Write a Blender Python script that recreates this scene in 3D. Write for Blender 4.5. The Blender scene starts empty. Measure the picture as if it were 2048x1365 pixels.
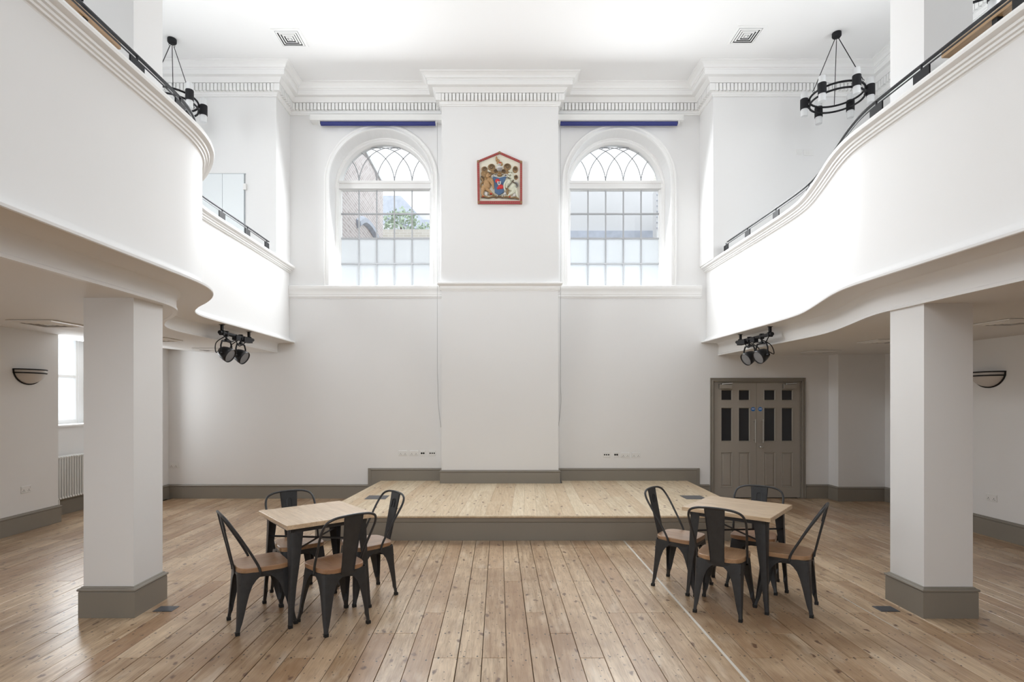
import bpy, math, random
from mathutils import Vector, Matrix
random.seed(7)
PI = math.pi
S = bpy.context.scene
COL = S.collection

# ------------------------------------------------------------------ camera
EYE = 1.68; FPX = 1085.0; XV = 997.5; HY = 798.0
cam_d = bpy.data.cameras.new('camera'); cam = bpy.data.objects.new('camera', cam_d); COL.objects.link(cam)
cam.location = (0, 0, EYE); cam.rotation_euler = (PI/2, 0, 0)
cam_d.sensor_width = 36; cam_d.lens = FPX/2048*36
cam_d.shift_x = (1024-XV)/2048; cam_d.shift_y = (HY-682.5)/2048
cam_d.clip_start = 0.05; cam_d.clip_end = 300
S.camera = cam
# ------------------------------------------------------------------ world
w = bpy.data.worlds.new('sky'); S.world = w; w.use_nodes = True
nt = w.node_tree; bg = nt.nodes['Background']
bg.inputs[0].default_value = (0.93, 0.97, 1.0, 1); bg.inputs[1].default_value = 2.45
# ------------------------------------------------------------------ view
S.view_settings.view_transform = 'Standard'; S.view_settings.look = 'None'
S.view_settings.exposure = 0.06; S.view_settings.gamma = 1.0; S.view_settings.use_curve_mapping = False
S.cycles.diffuse_bounces = 7; S.cycles.max_bounces = 12; S.cycles.caustics_reflective = False; S.cycles.caustics_refractive = False
# ------------------------------------------------------------------ daylight through the windows, and added lamps at unseen openings
def area(name, loc, rot, sx, sy, power, col=(1, 1, 1)):
    d = bpy.data.lights.new(name, 'AREA'); d.shape = 'RECTANGLE'; d.size = sx; d.size_y = sy
    d.energy = power; d.color = col
    o = bpy.data.objects.new(name, d); COL.objects.link(o); o.location = loc; o.rotation_euler = rot
    return o
DAY = (0.95, 0.98, 1.0)
GW = [(4.5, 6.05)]            # y ranges of the unseen gallery side windows, placed for their light
def day(name, loc, rot, sx, sy, power, spread=180):
    o = area(name, loc, rot, sx, sy, power, DAY); o.data.spread = math.radians(spread); return o
day('unseen_gallery_light_left', (-6.75, 5.27, 5.0), (0, -PI/2+.28, 0), 2.5, 1.6, 215, 140)  # lamp outside an unseen gallery window, added to light the hall
day('unseen_gallery_light_right', (6.75, 5.27, 5.0), (0, PI/2, 0), 2.5, 1.6, 120)  # weaker added lamp at the unseen window opposite
TILT = math.radians(22)
day('daylight_low_left', (-6.42, 8.08, 1.9), (0, -PI/2, 0), 1.1, .8, 23)
for sx in (-1.985, 2.03):
    day('daylight_back', (sx, 9.14, 5.0), (-PI/2+TILT, 0, 0), 1.15, 1.75, 100)
for sx in (-1.2, 1.2):
    day('added_rear_light', (sx, -4.75, 4.9), (PI/2-.3, 0, 0), 1.7, 2.8, 41, 110)  # lamps added behind the camera to lift the lower end wall
day('added_low_side_light', (-6.75, 2.0, 1.5), (0, -PI/2, 0), 1.5, 1.6, 24)  # added lamp at an unseen aisle opening

# ------------------------------------------------------------------ materials
def mat(name, col, rough=.6, metal=0, spec=.5, bump=None, var=None, coat=0):
    m = bpy.data.materials.new(name); m.use_nodes = True
    n = m.node_tree; b = n.nodes['Principled BSDF']
    b.inputs['Base Color'].default_value = (*col, 1); b.inputs['Roughness'].default_value = rough
    b.inputs['Metallic'].default_value = metal; b.inputs['Specular IOR Level'].default_value = spec
    if coat: b.inputs['Coat Weight'].default_value = coat
    tc = n.nodes.new('ShaderNodeTexCoord')
    if var:
        sc, amt = var
        no = n.nodes.new('ShaderNodeTexNoise'); no.inputs['Scale'].default_value = sc; no.inputs['Detail'].default_value = 4
        n.links.new(tc.outputs['Object'], no.inputs['Vector'])
        mx = n.nodes.new('ShaderNodeMix'); mx.data_type = 'RGBA'
        mx.inputs[6].default_value = (*[c*(1-amt) for c in col], 1); mx.inputs[7].default_value = (*[min(1, c*(1+amt)) for c in col], 1)
        n.links.new(no.outputs[0], mx.inputs[0]); n.links.new(mx.outputs[2], b.inputs['Base Color'])
    if bump:
        sc, st = bump
        no = n.nodes.new('ShaderNodeTexNoise'); no.inputs['Scale'].default_value = sc; no.inputs['Detail'].default_value = 3
        n.links.new(tc.outputs['Object'], no.inputs['Vector'])
        bp = n.nodes.new('ShaderNodeBump'); bp.inputs['Strength'].default_value = st; bp.inputs['Distance'].default_value = .01
        n.links.new(no.outputs[0], bp.inputs['Height']); n.links.new(bp.outputs[0], b.inputs['Normal'])
    return m

class NG:
    def __init__(s, m): s.t = m.node_tree
    def n(s, ty, **k):
        x = s.t.nodes.new(ty)
        for a, v in k.items(): setattr(x, a, v)
        return x
    def put(s, v, sock):
        if isinstance(v, (int, float)): sock.default_value = v
        elif isinstance(v, tuple): sock.default_value = v if len(v) == len(sock.default_value) else (*v, 1)
        else: s.t.links.new(v, sock)
    def math(s, op, a, b=None, c=None, clamp=False):
        x = s.n('ShaderNodeMath', operation=op); x.use_clamp = clamp
        for i, v in enumerate((a, b, c)):
            if v is not None: s.put(v, x.inputs[i])
        return x.outputs[0]
    def mix(s, f, a, b, mode='MIX'):
        x = s.n('ShaderNodeMix', data_type='RGBA', blend_type=mode)
        s.put(f, x.inputs[0]); s.put(a, x.inputs[6]); s.put(b, x.inputs[7]); return x.outputs[2]
    def noise(s, v, sc, det=3, dim='3D', w=None, rough=.5):
        x = s.n('ShaderNodeTexNoise', noise_dimensions=dim); s.put(v, x.inputs['Vector'])
        x.inputs['Scale'].default_value = sc; x.inputs['Detail'].default_value = det; x.inputs['Roughness'].default_value = rough
        if w is not None: s.put(w, x.inputs['W'])
        return x.outputs[0]
    def ramp(s, v, lo, hi):
        x = s.n('ShaderNodeMapRange'); s.put(v, x.inputs[0]); x.inputs[1].default_value = lo; x.inputs[2].default_value = hi
        return x.outputs[0]
    def scale(s, v, k):
        x = s.n('ShaderNodeVectorMath', operation='MULTIPLY'); s.put(v, x.inputs[0]); x.inputs[1].default_value = k; return x.outputs[0]
    def add(s, v, k):
        x = s.n('ShaderNodeVectorMath', operation='ADD'); s.put(v, x.inputs[0]); s.put(k, x.inputs[1]); return x.outputs[0]

def wood(name, pale, dark, red, grain=(14, .9, 14), rough=.4, nails=None, knots=True, stain=.5, spec=.5, planks=None, rnd_amt=1.0, coat=0):
    m = bpy.data.materials.new(name); m.use_nodes = True; g = NG(m)
    b = m.node_tree.nodes['Principled BSDF']
    tc = g.n('ShaderNodeTexCoord').outputs['Object']
    if planks:
        sp = g.n('ShaderNodeSeparateXYZ'); g.put(tc, sp.inputs[0])
        idx = g.math('FLOOR', g.math('DIVIDE', sp.outputs[0], planks))
        wn = g.n('ShaderNodeTexWhiteNoise', noise_dimensions='1D'); g.put(idx, wn.inputs['W']); rnd = wn.outputs[0]
    else:
        rnd = g.n('ShaderNodeObjectInfo').outputs['Random']
    w4 = g.math('MULTIPLY', rnd, 57.0)
    warp = g.noise(tc, 1.3, 2, '4D', w4)
    gv = g.scale(tc, grain)
    n1 = g.noise(gv, 2.2, 6, '4D', g.math('ADD', w4, g.math('MULTIPLY', warp, 2.5)), .65)
    n2 = g.noise(gv, 9.0, 3, '4D', w4, .6)
    n3 = g.noise(tc, 2.2, 4, '4D', w4, .6)
    f = g.ramp(n1, .36, .64)
    c = g.mix(f, pale, dark)
    c = g.mix(g.math('MULTIPLY', g.ramp(rnd, .35, 1.0), .7*rnd_amt), c, red)
    c = g.mix(g.math('MULTIPLY', g.ramp(g.math('FRACT', g.math('MULTIPLY', rnd, 7.31)), .4, 1.0), .55*rnd_amt), c, tuple(min(1, x*1.15) for x in pale))
    c = g.mix(g.math('MULTIPLY', g.ramp(n2, .50, .72), .5), c, tuple(x*.5 for x in dark))
    c = g.mix(g.math('MULTIPLY', g.ramp(n3, .5, .72), stain), c, tuple(x*.6 for x in red))
    if nails:
        ws = g.noise(tc, .75, 4, rough=.7)
        c = g.mix(g.math('MULTIPLY', g.ramp(ws, .46, .62), .62), c, (.25, .135, .06))
        we = g.noise(g.scale(tc, (1, .35, 1)), 16, 4, rough=.75)
        c = g.mix(g.math('MULTIPLY', g.ramp(we, .60, .70), .6), c, (.15, .085, .05))
        c = g.mix(g.math('MULTIPLY', g.ramp(g.noise(g.scale(tc, (1, .3, 1)), 9, 3, '4D', w4), .58, .72), .45), c, (.72, .62, .50))
    if knots:
        cbk = g.n('ShaderNodeCombineXYZ'); g.put(w4, cbk.inputs[0]); g.put(w4, cbk.inputs[1])
        vo = g.n('ShaderNodeTexVoronoi', voronoi_dimensions='2D'); kw = g.n('ShaderNodeTexNoise'); g.put(tc, kw.inputs['Vector']); kw.inputs['Scale'].default_value = 14; g.put(g.add(g.add(g.scale(tc, (1, .5, 1)), g.scale(kw.outputs['Color'], (.06, .06, 0))), cbk.outputs[0]), vo.inputs['Vector']); vo.inputs['Scale'].default_value = 4.2
        g.put(1.0, vo.inputs['Randomness'])
        k = g.ramp(vo.outputs['Distance'], .075, .035)
        c = g.mix(g.math('MULTIPLY', k, .88), c, (.12, .055, .03))
    if nails:
        pitch, off, jz = nails
        sp = g.n('ShaderNodeSeparateXYZ'); g.put(tc, sp.inputs[0])
        jn = g.math('MULTIPLY', g.math('SUBTRACT', rnd, .5), .06)
        ux = g.math('DIVIDE', g.math('SUBTRACT', sp.outputs[0], off), pitch)
        u = g.math('FRACT', ux)
        vx = g.math('DIVIDE', g.math('ADD', sp.outputs[1], jn), jz)
        cell = g.n('ShaderNodeCombineXYZ'); g.put(g.math('FLOOR', vx), cell.inputs[0]); g.put(g.math('FLOOR', g.math('MULTIPLY', ux, 2)), cell.inputs[1])
        wn = g.n('ShaderNodeTexWhiteNoise', noise_dimensions='3D'); g.put(cell.outputs[0], wn.inputs['Vector'])
        sc_ = g.n('ShaderNodeSeparateXYZ'); g.put(wn.outputs['Color'], sc_.inputs[0])
        um = g.math('ADD', g.math('MULTIPLY', g.math('SUBTRACT', g.math('ABSOLUTE', g.math('SUBTRACT', u, .5)), .3), pitch), g.math('MULTIPLY', g.math('SUBTRACT', sc_.outputs[0], .5), .022))
        v = g.math('ADD', g.math('MULTIPLY', g.math('SUBTRACT', g.math('FRACT', vx), .5), jz), g.math('MULTIPLY', g.math('SUBTRACT', sc_.outputs[1], .5), .045))
        d = g.math('SQRT', g.math('ADD', g.math('MULTIPLY', um, um), g.math('MULTIPLY', g.math('MULTIPLY', v, v), .6)))
        c = g.mix(g.math('MULTIPLY', g.ramp(d, .0075, .0045), 1), c, (.02, .014, .012))
        # second sparse set of old nail holes and specks
        vo2 = g.n('ShaderNodeTexVoronoi', voronoi_dimensions='2D'); g.put(g.add(g.scale(tc, (1, .7, 1)), cbk.outputs[0]), vo2.inputs['Vector']); vo2.inputs['Scale'].default_value = 10
        c = g.mix(g.math('MULTIPLY', g.ramp(vo2.outputs['Distance'], .055, .03), .85), c, (.035, .02, .015))
    g.put(c, b.inputs['Base Color'])
    r = g.math('ADD', g.math('MULTIPLY', n1, .25), rough-.12)
    g.put(r, b.inputs['Roughness']); b.inputs['Specular IOR Level'].default_value = spec
    b.inputs['Coat Weight'].default_value = coat; b.inputs['Coat Roughness'].default_value = .60 if coat == 1 else .30
    bp = g.n('ShaderNodeBump'); bp.inputs['Strength'].default_value = .25; bp.inputs['Distance'].default_value = .004
    g.put(n1, bp.inputs['Height']); g.put(bp.outputs[0], b.inputs['Normal'])
    return m

M = {}
M['wall'] = mat('white_wall_paint', (.79, .79, .79), .55, bump=(9, .04), var=(1.2, .012), spec=.3)
M['trim'] = mat('white_trim_paint', (.85, .85, .845), .45, spec=.4)
M['ceil'] = mat('white_ceiling_paint', (.85, .85, .85), .7, spec=.2)
M['soffit'] = mat('off_white_soffit_paint', (.77, .765, .755), .7, spec=.2)
M['taupe'] = mat('taupe_gloss_paint', (.25, .228, .195), .38, spec=.45, var=(3, .04))
M['door'] = mat('taupe_door_paint', (.35, .32, .28), .35, spec=.45, var=(3, .04))
M['steel'] = mat('dark_gunmetal_steel', (.042, .043, .046), .42, metal=.35, spec=.5, var=(25, .25))
M['black'] = mat('black_powder_coat', (.010, .010, .012), .55, spec=.25)
M['blackrail'] = mat('black_rail_steel', (.02, .02, .024), .35, metal=.3)
M['chrome'] = mat('brushed_steel', (.55, .54, .52), .3, metal=1)
M['rubber'] = mat('black_rubber', (.01, .01, .01), .7)
M['navy'] = mat('navy_blind_fabric', (.035, .045, .2), .7)
M['plastic'] = mat('white_plastic', (.78, .78, .77), .35)
M['dark'] = mat('dark_void', (.01, .01, .01), .8)
M['grey_plate'] = mat('grey_floor_plate', (.10, .105, .12), .35, metal=.4)
M['blue_sign'] = mat('blue_sign', (.02, .16, .5), .4)
M['white_mark'] = mat('white_mark', (.8, .85, .9), .5)
M['lens'] = mat('grey_lamp_lens', (.2, .2, .21), .25)
M['subfloor'] = mat('dark_subfloor', (.018, .013, .010), .9)
M['filler'] = mat('pale_joint_filler', (.62, .58, .52), .5)
M['radiator'] = mat('white_radiator_enamel', (.74, .74, .72), .35)
M['board'] = wood('aged_pine_floorboard', (.68, .525, .36), (.34, .215, .115), (.36, .20, .10), nails=(.1588, .051, .37), rough=.34, stain=.4, spec=.5, coat=.5)
M['deck'] = wood('pale_pine_deck', (.70, .595, .44), (.52, .40, .26), (.54, .37, .22), rough=.45, stain=.10, rnd_amt=.85)
M['top'] = wood('light_table_wood', (.72, .55, .37), (.52, .37, .23), (.55, .36, .21), planks=.088, knots=False, rough=.30, stain=.15, rnd_amt=.5, coat=1)
M['seat'] = wood('chair_seat_wood', (.42, .245, .125), (.28, .15, .07), (.30, .13, .055), knots=False, rough=.32, stain=.2, grain=(16, 1.1, 16), coat=1)
M['oak'] = wood('brown_handrail_wood', (.42, .27, .14), (.28, .16, .07), (.3, .15, .06), knots=False, rough=.4, stain=.2)
# glass
def glass_mat(name, frost):
    m = bpy.data.materials.new(name); m.use_nodes = True; g = NG(m); t = m.node_tree
    t.nodes.remove(t.nodes['Principled BSDF']); out = t.nodes['Material Output']
    tr = g.n('ShaderNodeBsdfTransparent'); tr.inputs[0].default_value = (.97, .98, .985, 1)
    if frost:
        tl = g.n('ShaderNodeBsdfTranslucent'); tl.inputs[0].default_value = (.93, .96, .98, 1)
        df = g.n('ShaderNodeBsdfDiffuse'); df.inputs[0].default_value = (.9, .92, .94, 1)
        a = g.n('ShaderNodeMixShader'); a.inputs[0].default_value = .25
        t.links.new(tl.outputs[0], a.inputs[1]); t.links.new(df.outputs[0], a.inputs[2])
        mx = g.n('ShaderNodeMixShader'); mx.inputs[0].default_value = .9
        t.links.new(tr.outputs[0], mx.inputs[1]); t.links.new(a.outputs[0], mx.inputs[2])
    else:
        gl = g.n('ShaderNodeBsdfGlossy'); gl.inputs[1].default_value = .04
        mx = g.n('ShaderNodeMixShader'); mx.inputs[0].default_value = .05
        t.links.new(tr.outputs[0], mx.inputs[1]); t.links.new(gl.outputs[0], mx.inputs[2])
    t.links.new(mx.outputs[0], out.inputs[0]); return m
M['bar'] = mat('grey_white_glazing_bar', (.42, .43, .45), .5)
M['glass'] = glass_mat('clear_glass', False); M['frost'] = glass_mat('frosted_glass', True)
m = mat('opal_lamp_glass', (.88, .89, .9), .35); M['opal'] = m
m.node_tree.nodes['Principled BSDF'].inputs['Transmission Weight'].default_value = .35
# exterior
def brick_mat(name, c1, c2, mortar, axis='x'):
    m = bpy.data.materials.new(name); m.use_nodes = True; g = NG(m); b = m.node_tree.nodes['Principled BSDF']
    tc = g.n('ShaderNodeTexCoord').outputs['Object']; sp = g.n('ShaderNodeSeparateXYZ'); g.put(tc, sp.inputs[0])
    cb = g.n('ShaderNodeCombineXYZ'); g.put(sp.outputs[0 if axis == 'x' else 1], cb.inputs[0]); g.put(sp.outputs[2], cb.inputs[1])
    br = g.n('ShaderNodeTexBrick'); g.put(cb.outputs[0], br.inputs[0]); br.inputs['Scale'].default_value = 1
    br.inputs['Brick Width'].default_value = .225; br.inputs['Row Height'].default_value = .075; br.inputs['Mortar Size'].default_value = .008
    br.inputs['Color1'].default_value = (*c1, 1); br.inputs['Color2'].default_value = (*c2, 1); br.inputs['Mortar'].default_value = (*mortar, 1)
    g.put(br.outputs[0], b.inputs['Base Color']); b.inputs['Roughness'].default_value = .9
    return m
M['brick'] = brick_mat('weathered_brick', (.38, .325, .31), (.52, .46, .45), (.68, .66, .65), 'y')
M['brickx'] = brick_mat('pale_brick', (.55, .52, .46), (.62, .59, .53), (.68, .66, .62), 'x')
M['slate'] = mat('grey_blue_slate', (.40, .43, .50), .7, var=(6, .3))
M['render'] = mat('pale_grey_render', (.60, .60, .61), .9, var=(.7, .08))
M['leaf'] = mat('light_green_leaf', (.36, .44, .33), .8, var=(9, .4))
M['ground'] = mat('pale_paving', (.3, .3, .29), .9)
# plaque colours
M['cream'] = mat('cream_plaque_paint', (.70, .67, .56), .5, var=(12, .06))
M['red'] = mat('red_frame_paint', (.36, .03, .045), .45, var=(20, .2))
M['gold'] = mat('old_gold_paint', (.27, .165, .07), .4, var=(60, .55))
M['darkgold'] = mat('brown_shadow_paint', (.085, .055, .035), .5)
M['tan'] = mat('tan_lion_paint', (.42, .25, .115), .45, var=(50, .4))
M['horse'] = mat('off_white_horse_paint', (.62, .62, .50), .45, var=(40, .15))
M['blue'] = mat('blue_shield_paint', (.06, .12, .23), .5, var=(50, .4))
M['redp'] = mat('scarlet_paint', (.55, .03, .03), .45)
M['silver'] = mat('pale_silver_paint', (.62, .60, .58), .4)

# ------------------------------------------------------------------ mesh helpers
class MB:
    def __init__(s): s.v = []; s.f = []
    def add(s, vs, fs, xf=None):
        o = len(s.v)
        if xf is not None: vs = [tuple(xf @ Vector(p)) for p in vs]
        s.v += [tuple(p) for p in vs]; s.f += [tuple(i+o for i in f) for f in fs]; return s
    def box(s, a, b, xf=None):
        x0, y0, z0 = a; x1, y1, z1 = b
        vs = [(x0, y0, z0), (x1, y0, z0), (x1, y1, z0), (x0, y1, z0), (x0, y0, z1), (x1, y0, z1), (x1, y1, z1), (x0, y1, z1)]
        return s.add(vs, [(0, 3, 2, 1), (4, 5, 6, 7), (0, 1, 5, 4), (1, 2, 6, 5), (2, 3, 7, 6), (3, 0, 4, 7)], xf)
    def cbox(s, c, d, xf=None):
        return s.box([c[i]-d[i]/2 for i in range(3)], [c[i]+d[i]/2 for i in range(3)], xf)
    def bbox(s, a, b, r, xf=None):
        """box with chamfered top edges"""
        x0, y0, z0 = a; x1, y1, z1 = b
        vs = [(x0, y0, z0), (x1, y0, z0), (x1, y1, z0), (x0, y1, z0), (x0, y0, z1-r), (x1, y0, z1-r), (x1, y1, z1-r), (x0, y1, z1-r),
              (x0+r, y0+r, z1), (x1-r, y0+r, z1), (x1-r, y1-r, z1), (x0+r, y1-r, z1)]
        fs = [(0, 3, 2, 1), (8, 9, 10, 11)]
        for i in range(4):
            j = (i+1) % 4; fs += [(i, j, j+4, i+4), (i+4, j+4, j+8, i+8)]
        return s.add(vs, fs, xf)
    def loft(s, rings, cap=True, closed=True):
        o = len(s.v); n = len(rings[0]); vs = [p for r in rings for p in r]; fs = []
        for k in range(len(rings)-1):
            for i in range(n if closed else n-1):
                j = (i+1) % n; fs.append((k*n+i, k*n+j, (k+1)*n+j, (k+1)*n+i))
        if cap: fs.append(tuple(reversed(range(n)))); fs.append(tuple((len(rings)-1)*n+i for i in range(n)))
        return s.add(vs, fs)
    def prism(s, poly, y0, y1):
        """poly in (x,z), extruded along y"""
        n = len(poly); vs = [(p[0], y0, p[1]) for p in poly]+[(p[0], y1, p[1]) for p in poly]
        fs = [tuple(range(n)), tuple(reversed(range(n, 2*n)))]+[(i, i+n, (i+1) % n+n, (i+1) % n) for i in range(n)]
        return s.add(vs, fs)
    def prismz(s, poly, z0, z1):
        n = len(poly); vs = [(p[0], p[1], z0) for p in poly]+[(p[0], p[1], z1) for p in poly]
        fs = [tuple(reversed(range(n))), tuple(range(n, 2*n))]+[(i, (i+1) % n, (i+1) % n+n, i+n) for i in range(n)]
        return s.add(vs, fs)
    def tube(s, pts, r, n=8, close=False, flat=None):
        P = [Vector(p) for p in pts]; N = len(P); rings = []; up = None
        rr = r if isinstance(r, (list, tuple)) else [r]*N
        for i in range(N):
            if close: t = (P[(i+1) % N]-P[i-1]).normalized()
            else: t = (P[min(i+1, N-1)]-P[max(i-1, 0)]).normalized()
            if up is None:
                a = Vector((0, 0, 1)) if abs(t.z) < .9 else Vector((1, 0, 0)); up = (a-t*a.dot(t)).normalized()
            else: up = (up-t*up.dot(t)).normalized()
            bn = t.cross(up)
            rings.append([tuple(P[i]+(up*math.cos(2*PI*k/n)+bn*math.sin(2*PI*k/n)*(flat or 1))*rr[i]) for k in range(n)])
        if close: rings.append(rings[0]); return s.loft(rings, False)
        return s.loft(rings)
    def cyl(s, a, b, r, n=16, r2=None): return s.tube([a, b], [r, r if r2 is None else r2], n)
    def lathe(s, prof, n=24, xf=None):
        rings = [[(r*math.cos(2*PI*k/n), r*math.sin(2*PI*k/n), z) for k in range(n)] for r, z in prof]
        if xf is not None: rings = [[tuple(xf @ Vector(p)) for p in rg] for rg in rings]
        return s.loft(rings)
    def ell(s, c, r, rot=0, nu=14, nv=9):
        """ellipsoid, rot about the y axis"""
        cr, sr = math.cos(rot), math.sin(rot); rings = []
        for j in range(nv+1):
            ph = -PI/2+PI*j/nv; ph = max(-PI/2+.02, min(PI/2-.02, ph)); ring = []
            for k in range(nu):
                x = r[0]*math.cos(ph)*math.cos(2*PI*k/nu); y = r[1]*math.cos(ph)*math.sin(2*PI*k/nu); z = r[2]*math.sin(ph)
                ring.append((c[0]+x*cr+z*sr, c[1]+y, c[2]-x*sr+z*cr))
            rings.append(ring)
        return s.loft(rings)
    def build(s, name, m, parent=None, smooth=False, label=None, cat=None, group=None, kind=None, flip=False, angle=40):
        me = bpy.data.meshes.new(name); me.from_pydata(s.v, [], s.f); me.validate(); me.update()
        import bmesh
        bm = bmesh.new(); bm.from_mesh(me); bmesh.ops.recalc_face_normals(bm, faces=bm.faces); bm.to_mesh(me); bm.free()
        mm = m if not isinstance(m, str) else M[m]
        me.materials.append(mm)
        if smooth:
            for p in me.polygons: p.use_smooth = True
            try: me.set_sharp_from_angle(angle=math.radians(angle))
            except Exception: pass
        o = bpy.data.objects.new(name, me); COL.objects.link(o)
        if parent: o.parent = parent
        tag(o, label, cat, group, kind); return o

def tag(o, label=None, cat=None, group=None, kind=None):
    if label: o['label'] = label
    if cat: o['category'] = cat
    if group: o['group'] = group
    if kind: o['kind'] = kind
    return o
def empty(name, loc=(0, 0, 0), rz=0, label=None, cat=None, group=None, kind=None, parent=None):
    o = bpy.data.objects.new(name, None); COL.objects.link(o); o.location = loc; o.rotation_euler = (0, 0, rz)
    o.empty_display_size = .1
    if parent: o.parent = parent
    return tag(o, label, cat, group, kind)
def copy_tree(o, parent=None):
    c = o.copy(); COL.objects.link(c); c.parent = parent
    for ch in list(o.children): copy_tree(ch, c)
    return c
def share(o, parent, loc=None):
    c = o.copy(); COL.objects.link(c); c.parent = parent
    if loc is not None: c.location = loc
    return c
def sweep(path, prof, closed_prof=True, cap=True, closed=False):
    """path: xy points, interior on the left; prof: (offset to the left, z)"""
    mb = MB(); rings = []; n = len(path)
    for i, p in enumerate(path):
        p = Vector(p)
        def nrm(a, b):
            d = (Vector(b)-Vector(a)).normalized(); return Vector((-d.y, d.x))
        if closed: na = nrm(path[i-1], p); nb = nrm(p, path[(i+1) % n])
        else:
            na = nrm(path[i-1], p) if i > 0 else None; nb = nrm(p, path[i+1]) if i < n-1 else None
            na = na or nb; nb = nb or na
        m_ = (na+nb); m_ = m_/max(m_.dot(na), .15) if m_.length > 1e-6 else na
        rings.append([(p.x+m_.x*o, p.y+m_.y*o, z) for o, z in prof])
    if closed: rings.append(rings[0])
    mb.loft(rings, cap and not closed, closed_prof); return mb
def catmull(pts, sub=6):
    out = []
    P = [Vector(p) for p in pts]
    for i in range(len(P)-1):
        p0 = P[max(i-1, 0)]; p1 = P[i]; p2 = P[i+1]; p3 = P[min(i+2, len(P)-1)]
        for k in range(sub):
            t = k/sub; out.append(tuple(.5*((2*p1)+(p2-p0)*t+(2*p0-5*p1+4*p2-p3)*t*t+(3*p1-p0-3*p2+p3)*t**3)))
    out.append(tuple(P[-1])); return out
def grid_wall(mb, axis, p0, p1, a0, a1, z0, z1, ops=()):
    A = sorted({a0, a1, *[o[0] for o in ops], *[o[1] for o in ops]}); Z = sorted({z0, z1, *[o[2] for o in ops], *[o[3] for o in ops]})
    for i in range(len(A)-1):
        for j in range(len(Z)-1):
            ca, cz = (A[i]+A[i+1])/2, (Z[j]+Z[j+1])/2
            if any(o[0] < ca < o[1] and o[2] < cz < o[3] for o in ops): continue
            if axis == 'x': mb.box((p0, A[i], Z[j]), (p1, A[i+1], Z[j+1]))
            else: mb.box((A[i], p0, Z[j]), (A[i+1], p1, Z[j+1]))
    return mb

# ------------------------------------------------------------------ dimensions
YW = 9.15; YP = 8.86; YF = 8.58; YB = -4.2; ZC = EYE+5.19; XS = 6.0
FLZ = 2.95
# ------------------------------------------------------------------ structure: floor, ceiling, walls
fl = MB().box((-6.9, YB-.2, -.30), (6.8, YW+.45, -.022)).build('floor', 'subfloor', label='wide worn pine boards running away from the camera', kind='structure')
MB().box((-6.9, YB-.4, ZC), (6.9, YW+.9, ZC+.3)).build('ceiling', 'ceil', kind='structure', label='white flat ceiling above the galleries')

def arch_wall(cx, z_c, r, zs, x0, x1, zt, zb, y0, y1, r2):
    """wall panel between x0..x1, zb..zt with an arched opening"""
    mb = MB(); n = 40
    arc = [(cx+r*math.cos(PI-PI*k/n), z_c+r*math.sin(PI-PI*k/n)) for k in range(n+1)]
    for y, rr in ((y0, r), (y1, r2)):
        a = [(cx+rr*math.cos(PI-PI*k/n), z_c+rr*math.sin(PI-PI*k/n)) for k in range(n+1)]
        q = lambda p, q_, r_, s_: mb.add([(p[0], y, p[1]), (q_[0], y, q_[1]), (r_[0], y, r_[1]), (s_[0], y, s_[1])], [(0, 1, 2, 3)])
        q((x0, zb), (x1, zb), (x1, zs), (x0, zs))
        q((x0, zs), (a[0][0], zs), (a[0][0], z_c), (x0, z_c)); q((a[-1][0], zs), (x1, zs), (x1, z_c), (a[-1][0], z_c))
        q((x0, z_c), (a[0][0], z_c), (a[0][0], zt), (x0, zt)); q((a[-1][0], z_c), (x1, z_c), (x1, zt), (a[-1][0], zt))
        for k in range(n): q(a[k], a[k+1], (a[k+1][0], zt), (a[k][0], zt))
    def outline(rr): return [(cx-rr, zs)]+[(cx+rr*math.cos(PI-PI*k/n), z_c+rr*math.sin(PI-PI*k/n)) for k in range(n+1)]+[(cx+rr, zs)]
    A = outline(r); B = outline(r2)
    for k in range(len(A)):
        j = (k+1) % len(A); mb.add([(A[k][0], y0, A[k][1]), (A[j][0], y0, A[j][1]), (B[j][0], y1, B[j][1]), (B[k][0], y1, B[k][1])], [(0, 1, 2, 3)])
    return mb
WCX = (-1.985, 2.03); WZC = EYE+3.676; WSILL = 3.58; WR = .865
XL, XR = -3.52, 3.39
back = MB()
for cx, a, b in ((WCX[0], -3.9, -.6), (WCX[1], -.6, 3.9)):
    w_ = arch_wall(cx, WZC, WR, WSILL, a, b, ZC, 3.3, YW, YW+.55, .83); back.add(w_.v, w_.f)
DX0, DX1, DZ = 3.62, 5.115, 1.975
grid_wall(back, 'y', YW, YW+.3, -6.6, 6.7, -.02, 3.3, [(DX0, DX1, -.02, DZ)])
back.build('wall_back', 'wall', kind='structure', label='white end wall with two arched windows')
MB().box((-.935, YP, .0), (.975, YW, ZC)).build('wall_back_pilaster', 'wall', kind='structure', label='broad flat white pier projecting between the two arched windows')
MB().box((-6.5, YF, FLZ-.3), (-3.80, YW+.5, 3.9)).box((-6.5, YF, 3.9), (XL, YW+.5, ZC)).build('wall_back_left', 'wall', kind='structure')
MB().box((3.80, YF, FLZ-.3), (6.5, YW+.5, 3.9)).box((XR, YF, 3.9), (6.5, YW+.5, ZC)).build('wall_back_right', 'wall', kind='structure')
MB().box((5.565, 8.89, 0), (6.7, YW, 2.5)).build('wall_pier_right', 'wall', kind='structure')
MB().box((-6.5, 8.89, 0), (-5.57, YW, 2.55)).build('wall_pier_left', 'wall', kind='structure')
gops = [(a, b, 3.9, 6.1) for a, b in GW]
wl = MB()
LWY0, LWY1, LWZ0, LWZ1 = 7.6, 8.55, 1.29, 2.62
grid_wall(wl, 'x', -6.45, -6.0, YB, 7.39, 0, 2.7, [(1.2, 2.8, .75, 2.3)])  # opening in the unseen stretch, added for the low side lamp
grid_wall(wl, 'x', -6.75, -6.33, 7.39, 9.2, 0, 2.7, [(LWY0, LWY1, LWZ0, LWZ1)])
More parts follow.
